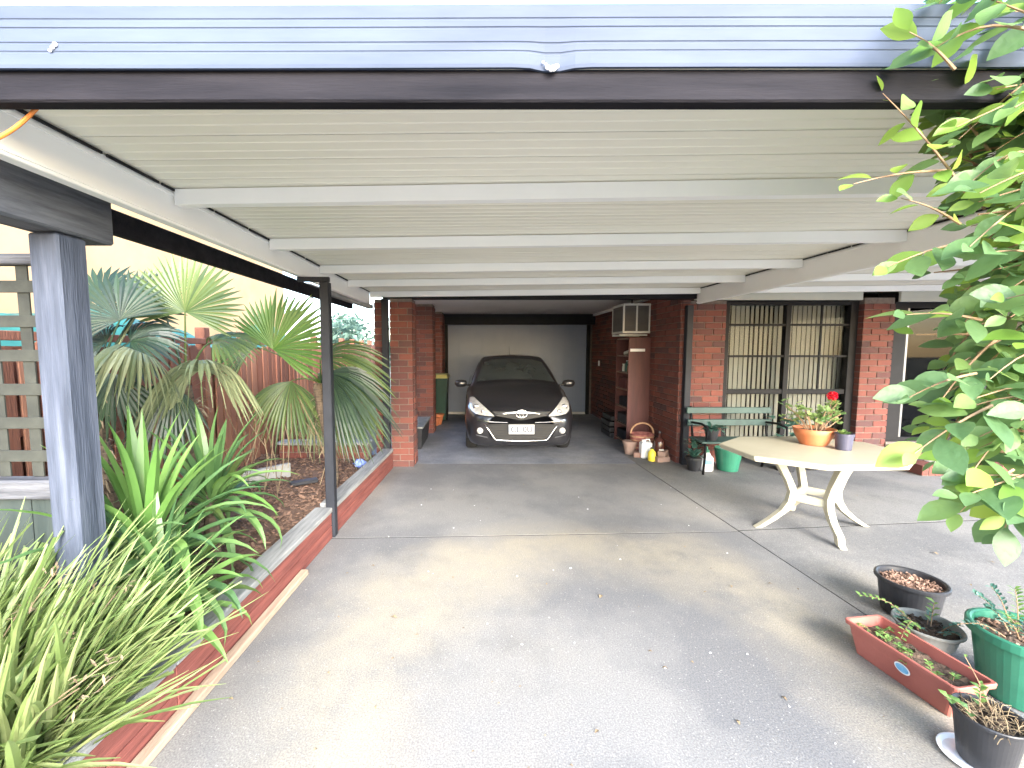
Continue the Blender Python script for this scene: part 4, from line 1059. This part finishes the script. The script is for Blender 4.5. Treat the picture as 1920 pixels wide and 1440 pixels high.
# air conditioner through the wall
ac = thing('air_conditioner', 'old cream box air conditioner mounted high on the garage brick wall', 'air conditioner', (2.55, 7.25, 1.82))
A0, A1, AY0, AY1, AZ0, AZ1 = 2.32, 2.765, 6.97, 7.56, 1.86, 2.34
MB().box((A0 + .012, AY0 + .012, AZ0 + .012), (A1, AY1 - .01, AZ1 - .012)).build('core', 'ac_grille', ac)
fr_ = MB()
for xx in (A0, (A0 + A1) / 2 - .012, A1 - .03): fr_.box((xx, AY0, AZ0), (xx + .026, AY0 + .03, AZ1), .004)
for zz in (AZ0, AZ1 - .035): fr_.box((A0 + .001, AY0 - .001, zz), (A1 - .001, AY0 + .029, zz + .035), .004); fr_.box((A0 - .001, AY0 + .03, zz), (A0 + .03, AY1, zz + .035), .004)
fr_.box((A0, AY1 - .04, AZ0), (A0 + .028, AY1 - .001, AZ1), .004)
fr_.build('case_frame', 'ac_white', ac)
fin = mesh_of(MB().obox((0, 0, 0), (.006, .02, .40)), 'fin', 'ac_grille'); fin2 = mesh_of(MB().obox((0, 0, 0), (.02, .006, .40)), 'fin', 'ac_grille')
for i in range(22): piece(fin, 'fin', ac, (A0 + .035 + i * .0182, AY0 + .012, (AZ0 + AZ1) / 2), (0, 0, .3))
for i in range(22): piece(fin2, 'fin', ac, (A0 + .011, AY0 + .045 + i * .0235, (AZ0 + AZ1) / 2), (0, 0, .3))
MB().bar((2.30, 7.1, 1.835), (2.765, 7.1, 1.835), .03, .03).bar((2.30, 7.45, 1.835), (2.765, 7.45, 1.835), .03, .03).build('bracket', 'ac_white', ac)
MB().tube([(2.5, 7.1, 2.34), (2.5, 7.1, 2.44)], .012, 8).build('hanger', 'black_paint', ac)
tag(MB().box((2.745, 9.85, 1.22), (2.768, 9.93, 1.34), .006).build('wall_switch', 'white_plastic', loc=(2.756, 9.89, 1.28)), 'small white switch box on the garage brick wall', 'switch')
tag(MB().box((2.755, 7.62, 1.18), (2.768, 7.68, 1.28), .004).build('hook_plate', 'black_paint', loc=(2.76, 7.65, 1.2)), 'small dark plate on the brick wall beside the bookcase', 'plate')
# wheelie bin
bn = thing('wheelie_bin', 'dark green wheelie bin with yellow lid at the back of the garage', 'bin', (-.97, 9.45, 0))
def frustum(a, b, z0, z1):
    (x0, x1, y0, y1), (u0, u1, v0, v1) = a, b
    return [(x0, y0, z0), (x1, y0, z0), (x1, y1, z0), (x0, y1, z0), (u0, v0, z1), (u1, v0, z1), (u1, v1, z1), (u0, v1, z1)]
F6 = [(3, 2, 1, 0), (4, 5, 6, 7), (0, 1, 5, 4), (1, 2, 6, 5), (2, 3, 7, 6), (3, 0, 4, 7)]
MB().add(frustum((-1.16, -.76, 9.2, 9.62), (-1.22, -.70, 9.1, 9.68), .06, .98), F6).build('bin_body', 'bin_green', bn)
MB().add(frustum((-1.24, -.68, 9.07, 9.7), (-1.2, -.72, 9.12, 9.66), .982, 1.06), F6).build('lid', 'lid_yellow', bn)
for x in (-1.2, -.76): 
    b = MB().lathe([(.1, -.02), (.1, .02)], (0, 0, 0), 18, cap0=True, cap1=True); b.v = [Vector((x + v.z, 9.62 + v.x, .1 + v.y)) for v in b.v]; b.build('wheel', 'tyre', bn)
cr_ = thing('plastic_crate', 'black plastic crate with pale rim between the garage piers', 'crate', (-1.1, 7.2, 0))
MB().add(frustum((-1.27, -.95, 6.75, 7.7), (-1.3, -.92, 6.7, 7.75), .0, .34), F6).build('crate_body', 'pot_black', cr_)
MB().box((-1.32, 6.68, .342), (-.9, 7.77, .37), .006).build('lid', 'pot_grey', cr_)
for i, (x, y, z, s_, lb) in enumerate(((-.9, 9.05, 0, .12, 'terracotta pot lying in front of the wheelie bin'), (-.93, 8.9, 0, .09, 'small brown pot just ahead of the wheelie bin'))):
    tag(MB().lathe([(s_ * .6, 0), (s_, s_ * 1.6), (s_ * 1.1, s_ * 1.6), (s_ * 1.1, s_ * 1.9), (s_ * .95, s_ * 1.9)], (x, y, z), 20, cap0=True, cap1=True).build('flower_pot', 'terracotta', loc=(x, y, z)), lb, 'pot')
# things piled at the foot of the right garage wall
cn = thing('canister', 'white plastic canister standing by the garage wall', 'canister', (2.44, 6.2, 0))
MB().box((2.37, 6.14, 0), (2.53, 6.28, .24), .02).build('canister_body', 'white_plastic', cn)
MB().lathe([(.025, .24), (.025, .275)], (2.41, 6.2, 0), 12, cap1=True).build('cap', 'white_plastic', cn)
MB().tube([(2.44, 6.21, .238), (2.45, 6.21, .275), (2.5, 6.21, .275), (2.51, 6.21, .238)], .009, 6).build('handle', 'white_plastic', cn)
bottle('oil_bottle', 'yellow plastic bottle in front of the white canister', 'bottle', (2.475, 6.04, 0), .055, .19, 'yellow_plastic', .4, capm='pot_black')
fl = bottle('flagon', 'brown glass flagon with long neck beside the yellow bottle', 'bottle', (2.60, 6.10, .0), .075, .42, 'brown_glass', .22, capm='pot_black')
MB().box((2.57, 6.022, .08), (2.635, 6.034, .17), .002).build('label', 'ac_white', fl)
bk_ = thing('cane_basket', 'red brown cane basket with arched handle behind the white canister', 'basket', (2.50, 6.5, 0))
MB().lathe([(.13, 0), (.17, .2), (.18, .31), (.17, .31), (.15, .2), (.12, .02)], (2.50, 6.5, 0), 22, 1, .8, True, True).build('basket_body', 'rust_red', bk_)
MB().tube([(2.5 + .175 * math.cos(a), 6.5, .31 + .16 * math.sin(a)) for a in [R(180 * k / 14) for k in range(15)]], .013, 7).build('handle', 'cane', bk_)
for i in range(5): MB().lathe([(.14 + i * .009, 0), (.152 + i * .009, .012), (.14 + i * .009, .024)], (2.5, 6.5, .04 + i * .055), 22, 1, .8).build('hoop', 'cane', bk_)
tag(MB().lathe([(.07, 0), (.1, .16), (.11, .16), (.11, .2), (.095, .2)], (2.3, 6.45, 0), 20, cap0=True, cap1=True).build('flower_pot', 'stone_brick', loc=(2.3, 6.45, 0)), 'dusty clay pot left of the cane basket', 'pot')
for i, (x, y, z, a, lb) in enumerate(((2.60, 5.99, 0, .2, 'pinkish loose brick in front, foot of the garage wall end'), (2.66, 6.13, 0, .5, 'loose brick lying behind the pinkish one at the wall foot'), (2.63, 6.03, .078, .9, 'loose brick resting on top of two others at the wall foot'), (2.36, 6.3, 0, 1.2, 'lone loose brick left of the white canister'))):
    tag(MB().obox((x, y, z + .038), (.2, .1, .074), Matrix.Rotation(a, 3, 'Z'), .008).build('loose_brick', 'stone_brick', loc=(x, y, z)), lb, 'brick', 'loose bricks by the garage wall')

# ------------------------------------------------------------------ garden bench and what stands around it
bn_ = thing('garden_bench', 'dark green slatted garden bench below the window', 'bench', (3.37, 5.6, 0))
for (z, y, h) in ((.735, 5.72, .085), (.575, 5.69, .085)): MB().box((2.80, y, z), (3.94, y + .025, z + h), .006).build('back_slat', 'bench_green', bn_)
for i in range(4): MB().box((2.80, 5.30 + i * .09, .41), (3.94, 5.375 + i * .09, .438), .005).build('seat_slat', 'bench_green', bn_)
for x in (2.86, 3.86):
    e = MB(); e.tube([(x, 5.36, 0), (x, 5.33, .25), (x, 5.34, .40)], .016, 7); e.tube([(x, 5.74, 0), (x, 5.66, .22), (x, 5.66, .40), (x, 5.71, .62), (x, 5.755, .83)], .016, 7)
    e.tube([(x, 5.33, .392), (x, 5.5, .385), (x, 5.66, .392)], .014, 7); e.tube([(x, 5.30, .62), (x, 5.45, .64), (x, 5.71, .62)], .015, 7); e.tube([(x, 5.33, .40), (x, 5.295, .52), (x, 5.30, .62)], .012, 7)
    e.build('end_frame', 'black_paint', bn_, smooth=True)
def tuft(mb, c_, n, L, w_, spread=1.0, up_=.6, m=None):
    for i in range(n):
        a = rnd(0, 6.28); d = Vector((math.cos(a) * spread, math.sin(a) * spread, rnd(.1, 1.2) * up_ + .1)).normalized(); l = L * rnd(.6, 1.1)
        p = Vector(c_) + Vector((rnd(-.02, .02), rnd(-.02, .02), 0))
        mb.blade([p, p + d * l * .4, p + d * l * .75 - UP * .05 * l, p + d * l - UP * .22 * l], [w_ * .3, w_, w_ * .8, .001], UP, .3)
pb = thing('potted_plant', 'blue green leafy plant in a small pot on the left of the bench seat', 'plant', (2.98, 5.42, .438))
MB().lathe([(.06, 0), (.085, .12), (.09, .12), (.09, .14)], (2.98, 5.42, .438), 18, cap0=True, cap1=True).build('pot', 'pot_black', pb)
b = MB(); tuft(b, (2.98, 5.42, .57), 34, .22, .022, 1, .5); b.build('foliage', 'leaf_blue', pb)
pb = thing('potted_plant', 'trailing grey leaved plant hanging beside the bench end', 'plant', (2.84, 5.56, 0))
MB().lathe([(.07, 0), (.1, .15), (.108, .15), (.108, .18)], (2.84, 5.56, 0), 18, cap0=True, cap1=True).build('pot', 'pot_black', pb)
b = MB(); tuft(b, (2.84, 5.56, .18), 26, .2, .018, .8, 1.0); tuft(b, (2.83, 5.54, .3), 16, .2, .016, .8, 1.0); b.build('foliage', 'leaf_blue', pb)
sb_ = thing('spray_bottle', 'white spray bottle with green cap and printed label under the bench edge', 'bottle', (3.05, 5.48 - .35, 0))
bx, by = 2.985, 5.52
OFF[sb_.name] = Vector((bx, by, 0)); sb_.location = (bx, by, 0)
MB().box((bx - .075, by - .05, 0), (bx + .075, by + .05, .2), .02).build('bottle_body', 'white_plastic', sb_)
MB().lathe([(.055, .2), (.04, .235), (.03, .25)], (bx, by, 0), 16, cap1=True).build('shoulder', 'white_plastic', sb_)
MB().lathe([(.03, .251), (.03, .285), (.012, .29), (.01, .33)], (bx, by, 0), 14, cap1=True).build('cap', 'pot_green', sb_)
MB().box((bx - .045, by - .0535, .10), (bx + .045, by - .0505, .16)).build('label', 'label_blue', sb_)
bu = thing('bucket', 'dark green plastic bucket on the patio under the bench', 'bucket', (3.42, 5.62, 0)); bc = (3.30, 5.58, 0)
OFF[bu.name] = Vector(bc); bu.location = bc
MB().lathe([(.12, 0), (.125, .01), (.165, .27), (.172, .27), (.172, .295), (.16, .295), (.115, .02), (.0, .015)], bc, 28, cap0=True).build('bucket_body', 'pot_green', bu, smooth=False)
MB().tube([(bc[0] + .17 * math.cos(a), bc[1] - .06 * math.sin(a), .275 - .1 * math.sin(a)) for a in [R(180 * k / 12) for k in range(13)]], .004, 5).build('handle', 'pot_black', bu)
for i, (x, y, s_, lb) in enumerate(((4.05, 5.55, 1.0, 'dark green bushy pot plant on the ground right of the bench'), (4.42, 5.65, 1.15, 'bushy pot plant under the window, nearer the brick pier'))):
    pb = thing('potted_plant', lb, 'plant', (x, y, 0), 'pot plants below the window')
    MB().lathe([(.1 * s_, 0), (.14 * s_, .22), (.15 * s_, .22), (.15 * s_, .26)], (x, y, 0), 20, cap0=True, cap1=True).build('pot', 'pot_black', pb)
    b = MB()
    for k in range(14): tuft(b, (x + rnd(-.14, .14), y + rnd(-.12, .12), .26 + rnd(0, .42)), 9, .13, .018, 1, .6)
    b.build('foliage', 'leaf_blue' if i == 0 else 'frond', pb)
for i, (x, y, a, lb) in enumerate(((5.93, 5.42, .5, 'left shoe of the dark pair with pale soles on the brick step'), (6.08, 5.44, .35, 'right shoe of the dark pair with pale soles on the brick step'))):
    sh = thing('shoe', lb, 'shoe', (x, y, .132), 'pair of shoes on the brick step'); rt = Matrix.Rotation(a, 3, 'Z')
    def sole_pts(k, z): return [Vector((x, y, z)) + rt @ Vector((k * .045 * math.cos(t) * (1 + .15 * math.sin(t)), k * .13 * math.sin(t), 0)) for t in [R(18 * q) for q in range(20)]]
    b = MB(); vs = sole_pts(1, .135) + sole_pts(1, .16); b.add(vs, [(i_, (i_ + 1) % 20, 20 + (i_ + 1) % 20, 20 + i_) for i_ in range(20)] + [tuple(range(20, 40)), tuple(range(20))[::-1]]); b.build('sole', 'sole', sh)
    b = MB(); vs = sole_pts(.97, .161) + sole_pts(.9, .2) + [p + rt @ Vector((0, -.03, 0)) for p in sole_pts(.55, .235)]; b.add(vs, [(l * 20 + i_, l * 20 + (i_ + 1) % 20, (l + 1) * 20 + (i_ + 1) % 20, (l + 1) * 20 + i_) for l in range(2) for i_ in range(20)]); b.build('upper', 'shoe', sh, smooth=True)

# ------------------------------------------------------------------ patio table
tb = thing('patio_table', 'cream resin octagonal patio table on splayed curved legs', 'table', (3.02, 3.82, 0))
tc_ = Vector((3.03, 3.82, 0)); oc = [(.72, .25), (.33, .55), (-.33, .55), (-.72, .25), (-.72, -.25), (-.33, -.55), (.33, -.55), (.72, -.25)]
rt = Matrix.Rotation(R(2), 3, 'Z')
def octo(k, dz=0): return [tuple((tc_ + rt @ Vector((x * k, y * k, 0)))[:2]) for x, y in oc]
b = MB(); b.prism(octo(1), .674, .70, .006); b.build('tabletop', 'resin', tb)
b = MB(); b.prism(octo(.985), .655, .6735); b.build('apron', 'resin', tb)
lc = Vector((3.0, 3.73, 0)); feet = [(2.52, 3.74), (3.48, 3.76), (2.92, 3.33), (3.08, 4.13)]
for fx, fy in feet:
    d = Vector((fx - lc.x, fy - lc.y, 0)); Lr = d.length; d.normalize(); sd = d.cross(UP)
    prof_ = [(.36, .654, .05), (.31, .56, .045), (.245, .44, .04), (.20, .33, .042), (.215, .24, .046), (.27, .16, .044), (.37, .08, .04), (Lr - .02, .02, .035), (Lr + .02, .0, .03)]
    vs = []
    for r, z, w_ in prof_:
        c_ = lc + d * r + UP * z
        tz = Vector((0, 0, 1)) * .0
        vs += [c_ - sd * .027 - d * w_ * .8, c_ + sd * .027 - d * w_ * .8, c_ + sd * .027 + d * w_ * .8, c_ - sd * .027 + d * w_ * .8]
    k = len(prof_); b = MB()
    b.add(vs, [(i * 4 + j, i * 4 + (j + 1) % 4, (i + 1) * 4 + (j + 1) % 4, (i + 1) * 4 + j) for i in range(k - 1) for j in range(4)] + [(3, 2, 1, 0), tuple((k - 1) * 4 + j for j in range(4))])
    lg = b.build('leg', 'resin', tb)
    bv = lg.modifiers.new('bevel', 'BEVEL'); bv.width = .006; bv.segments = 2
b = MB()
for k in range(4):
    a, c = [lc + (Vector((f[0], f[1], 0)) - lc).normalized() * .2 + UP * .285 for f in ([feet[0], feet[2], feet[1], feet[3]][k], [feet[2], feet[1], feet[3], feet[0]][k])]
    b.bar(a, c, .03, .07, c=.006)
b.build('stretcher', 'resin', tb)

# geranium in an orange bowl, on the table
random.seed(12)
gx, gy, gz = 3.17, 4.0, .7
ge_ = thing('potted_geranium', 'red flowering geranium in an orange bowl pot on the cream table', 'plant', (gx, gy, gz))
MB().lathe([(.10, 0), (.112, .006), (.115, .02), (.155, .10), (.17, .155), (.163, .158), (.158, .15), (.14, .125)], (gx, gy, gz), 32, cap0=True).build('pot', 'terracotta', ge_, smooth=True)
MB().lathe([(.15, .13), (.08, .137), (0, .14)], (gx, gy, gz), 24).build('soil', 'potting', ge_)
ss = MB(); ends = []
for i in range(17):
    a = rnd(0, 6.28); r = rnd(.08, .30); h = rnd(.08, .25)
    if i == 0: a, r, h = 0.15, .28, .10
    if i == 1: a, r, h = 3.0, .26, .22
    p = Vector((gx + .05 * math.cos(a), gy + .05 * math.sin(a), gz + .13)); q = Vector((gx + r * math.cos(a), gy + r * .7 * math.sin(a), gz + .15 + h))
    mid = p.lerp(q, .5) + Vector((0, 0, .03 if i else -.02)); ss.tube([p, mid, q], [.006, .005, .004], 6); ends += [(mid, q)] * 1
fs_ = Vector((gx + .17, gy + .02, gz + .46)); ss.tube([(gx + .1, gy, gz + .14), (gx + .13, gy, gz + .3), fs_], [.004, .003, .003], 6)
ss.build('stem', 'twig', ge_)
lb_ = MB(); vs = [(0, 0, 0)]; nL = 14
for k in range(nL):
    a = R(20 + 320 * k / (nL - 1)); r = 1 + .1 * math.sin(k * 2.6); vs.append((-r * math.cos(a), r * math.sin(a), .18 * math.cos(k * 2.0) + .1))
lb_.add(vs, [(0, i, i + 1) for i in range(1, nL)]); gm = mesh_of(lb_, 'leaf', 'leaf_ger')
for (mid, q) in ends:
    for k in range(6):
        t = rnd(.35, 1.1); p = mid.lerp(q, t) + Vector((rnd(-.05, .05), rnd(-.05, .05), rnd(-.03, .05))); s_ = rnd(.022, .036)
        piece(gm, 'leaf', ge_, p, (rnd(-.9, .9), rnd(-.7, .7), rnd(0, 6.28)), (s_, s_, s_))
b = MB()
for i in range(70):
    d = Vector((rnd(-1, 1), rnd(-1, 1), rnd(-.7, 1))).normalized(); p = fs_ + d * .018; s_ = Vector((rnd(-1, 1), rnd(-1, 1), rnd(-1, 1))).cross(d).normalized()
    b.blade([p, p + d * .016 + s_ * .008, p + d * .022 + s_ * .02], [.004, .012, .004], d, .3)
b.build('flower', 'petal', ge_)
sx, sy = 3.27, 3.78
sp2 = thing('potted_seedling', 'small dark violet plastic pot with a seedling on the cream table', 'plant', (sx, sy, .7))
MB().lathe([(.055, 0), (.058, .005), (.068, .125), (.073, .125), (.073, .15), (.066, .15), (.064, .12)], (sx, sy, .7), 26, cap0=True).build('pot', 'pot_violet', sp2)
MB().lathe([(.065, .125), (0, .132)], (sx, sy, .7), 18).build('soil', 'potting', sp2)
b = MB(); tuft(b, (sx - .01, sy, .83), 16, .085, .016, .8, 1.1); b.build('foliage', 'leaf_ger', sp2)

# ------------------------------------------------------------------ pots at the right
random.seed(31)
def pot(name, lab, c_, r0, r1, h, m, soil='potting', rim=.02, lipw=.012, cat='pot', group='pots on the patio', soil_drop=.035):
    t = thing(name, lab, cat, c_, group)
    MB().lathe([(r0 * .96, 0), (r0, .006), (r0 + (r1 - r0) * .86, h - rim - .004), (r1 + lipw * .35, h - rim), (r1 + lipw, h - rim), (r1 + lipw, h - .004), (r1 + lipw * .6, h), (r1, h), (r1 - .008, h - .006), (r1 - .016 - (r1 - r0) * .2, h - .09)], c_, 44, cap0=True).build('pot', m, t, smooth=False)
    b = MB(); vs = []; n_, k_ = 26, 7; rs = r1 - .012
    for k in range(k_):
        for j in range(n_):
            a = 2 * math.pi * j / n_; q = rs * k / (k_ - 1); vs.append((c_[0] + q * math.cos(a), c_[1] + q * math.sin(a), c_[2] + h - soil_drop + rnd(-.008, .008) + .01 * (1 - k / (k_ - 1))))
    b.add(vs, [(k * n_ + j, k * n_ + (j + 1) % n_, (k + 1) * n_ + (j + 1) % n_, (k + 1) * n_ + j) for k in range(k_ - 1) for j in range(n_)]); b.build('soil', soil, t)
    return t
def crumbs(t, c_, r, z, n, m, s0=.004, s1=.012):
    b = MB()
    for i in range(n):
        a = rnd(0, 6.28); q = r * math.sqrt(random.random()); s_ = rnd(s0, s1)
        b.obox((c_[0] + q * math.cos(a), c_[1] + q * math.sin(a), z + rnd(-.003, .006)), (s_ * 2, s_, s_ * .7), Euler((rnd(-1, 1), rnd(-1, 1), rnd(0, 6.3))).to_matrix())
    b.build('bark_chips', m, t, kind='stuff')
def sprig(t, p, q, n, L, w_, m, sag=.02, r=.003, stemm='twig'):
    b = MB(); st_ = MB(); p, q = Vector(p), Vector(q); pts = [p.lerp(q, k / 6) + UP * sag * math.sin(math.pi * k / 6) for k in range(7)]
    st_.tube(pts, [r * (1 - .6 * k / 6) for k in range(7)], 5); d0 = (q - p).normalized()
    sd = d0.cross(UP)
    if sd.length < .1: sd = Vector((1, 0, 0))
    sd.normalize()
    for i in range(n):
        u = .2 + .8 * i / max(1, n - 1); k = min(5, int(u * 6)); c_ = pts[k].lerp(pts[k + 1], u * 6 - k)
        d = (d0 * .5 + sd * (1 if i % 2 else -1) * rnd(.6, 1) + UP * rnd(-.2, .5)).normalized(); l = L * rnd(.7, 1.15)
        b.blade([c_, c_ + d * l * .5, c_ + d * l - UP * l * .15], [w_ * .3, w_, .001], UP, .25)
    st_.build('stem', stemm, t); b.build('foliage', m, t)
bpt = pot('black_pot', 'wide black plastic pot of bare bark, furthest back by the seam', (2.60, 2.47, 0), .125, .155, .225, 'pot_black', 'bark_chip')
crumbs(bpt, (2.60, 2.47), .13, .2, 160, 'bark_chip')
bowl = pot('grey_bowl_pot', 'weathered grey bowl pot with dark soil between the trough and green pot', (2.37, 2.15, 0), .08, .135, .155, 'pot_grey', rim=.012, lipw=.006)
crumbs(bowl, (2.37, 2.15), .11, .128, 90, 'potting')
for i in range(9):
    a = rnd(0, 6.28); sprig(bowl, (2.37 + .05 * math.cos(a), 2.15 + .05 * math.sin(a), .12), (2.37 + .13 * math.cos(a), 2.15 + .11 * math.sin(a), .15 + rnd(0, .03)), 12, .022, .007, 'leaf_blue', .015)
sprig(bowl, (2.40, 2.16, .12), (2.43, 2.18, .25), 7, .035, .014, 'leaf_fern')
sprig(bowl, (2.33, 2.15, .12), (2.14, 2.30, .22), 16, .03, .009, 'leaf_fern', .05); sprig(bowl, (2.3, 2.12, .12), (2.12, 2.04, .14), 18, .03, .009, 'leaf_fern', .08)
gpc = (2.50, 1.85, 0)
gp_ = pot('green_pot', 'large dark green plastic pot with thin sprigs at the right edge', gpc, .135, .175, .315, 'pot_green', rim=.04, lipw=.016)
crumbs(gp_, gpc, .15, .288, 80, 'bark_chip')
for i in range(12):
    a = rnd(0, 6.28); r = rnd(.06, .2)
    sprig(gp_, (gpc[0] + .05 * math.cos(a), gpc[1] + .05 * math.sin(a), .28), (gpc[0] + r * math.cos(a), gpc[1] + r * math.sin(a), .28 + rnd(.08, .2)), 16, .035, .008, random.choice(['leaf_fern', 'leaf_blue', 'leaf_blue']), .03)
sprig(gp_, (gpc[0] - .1, gpc[1], .29), (gpc[0] - .29, gpc[1] + .03, .33), 18, .028, .006, 'leaf_blue', .03)
spc = (1.955, 1.53, 0)
sp3 = pot('small_black_pot', 'black plastic pot full of dry stems nearest the camera', spc, .075, .1, .2, 'pot_black', rim=.015, lipw=.005)
b = MB()
for i in range(110):
    a = rnd(0, 6.28); q = .085 * math.sqrt(random.random()); p = Vector((spc[0] + q * math.cos(a), spc[1] + q * math.sin(a), .175)); d = Vector((rnd(-1, 1), rnd(-1, 1), rnd(.05, .8))).normalized() * rnd(.025, .075)
    b.tube([p, p + d * .6 + UP * .01, p + d], [.0018, .0016, .001], 4)
b.build('dry_stems', 'dry', sp3, kind='stuff')
sprig(sp3, (spc[0] - .05, spc[1], .18), (spc[0] - .13, spc[1] + .03, .24), 8, .034, .014, 'leaf_fern', .01); sprig(sp3, (spc[0], spc[1] + .03, .18), (spc[0] + .03, spc[1] + .06, .26), 8, .03, .012, 'leaf_fern', .01)
sprig(sp3, (spc[0] + .04, spc[1] + .02, .18), (spc[0] + .03, spc[1] + .12, .34), 4, .02, .006, 'leaf_fern', .01)
tag(MB().lathe([(.09, 0), (.108, .014), (.112, .014), (.095, .004), (0, .004)], (1.94, 1.54, .0), 34, cap0=True).build('saucer', 'white_plastic', loc=(1.93, 1.56, 0)), 'white saucer under the nearest black pot', 'saucer')
# lift the near pot onto its saucer
sp3.location.z += .006
tro = thing('planter_trough', 'long pinkish terracotta plastic trough with blue oval sticker', 'planter', (2.085, 1.945, 0))
ax = Vector((.135, -.99, 0)).normalized(); wx_ = Vector((.99, .135, 0)).normalized(); tcn = Vector((2.085, 1.945, 0))
def rr_ring(hl, hw, z, r=.018):
    out = []
    for cxs, cys, a0 in ((1, 1, 0), (-1, 1, 90), (-1, -1, 180), (1, -1, 270)):
        for k in range(4):
            a = R(a0 + 30 * k); out.append(tcn + ax * (cxs * (hl - r) + r * math.cos(a)) + wx_ * (cys * (hw - r) + r * math.sin(a)) + UP * z)
    return out
rings = [rr_ring(.20, .068, 0), rr_ring(.205, .072, .004), rr_ring(.232, .098, .148), rr_ring(.243, .109, .150), rr_ring(.245, .111, .168), rr_ring(.241, .107, .172), rr_ring(.232, .098, .170), rr_ring(.225, .090, .10)]
b = MB(); b.add([p for r in rings for p in r], [(l * 16 + i, l * 16 + (i + 1) % 16, (l + 1) * 16 + (i + 1) % 16, (l + 1) * 16 + i) for l in range(len(rings) - 1) for i in range(16)] + [tuple(range(16))[::-1]])
b.build('trough_body', 'pot_pink', tro)
b = MB(); vs = []
for i in range(25):
    for j in range(9): vs.append(tcn + ax * (-.222 + .444 * i / 24) + wx_ * (-.088 + .176 * j / 8) + UP * (.118 + rnd(-.008, .01)))
b.add(vs, [(i * 9 + j, i * 9 + j + 1, (i + 1) * 9 + j + 1, (i + 1) * 9 + j) for i in range(24) for j in range(8)]); b.build('soil', 'potting', tro)
for i in range(14):
    u = rnd(-.2, .2); v = rnd(-.06, .06); p = tcn + ax * u + wx_ * v + UP * .118
    sprig(tro, p, p + Vector((rnd(-.06, .06), rnd(-.06, .06), rnd(.01, .035))), 9, .022, .007, 'leaf_fern', .012, .0015)
ov = MB(); c0 = tcn + ax * .03 - wx_ * .0895 + UP * .095; upv = (UP * .144 - wx_ * .026).normalized(); nn_ = ax.cross(upv)
for m_i, (ra, rb, of) in enumerate(((.034, .026, .004), (.028, .02, .0052))):
    o_ = MB(); cc = c0 - wx_ * of
    o_.add([cc] + [cc + ax * ra * math.cos(t) + upv * rb * math.sin(t) for t in [R(15 * k) for k in range(24)]], [(0, 1 + k, 1 + (k + 1) % 24) for k in range(24)])
    st_o = o_.build('sticker', ['label_white', 'label_blue'][m_i], tro)
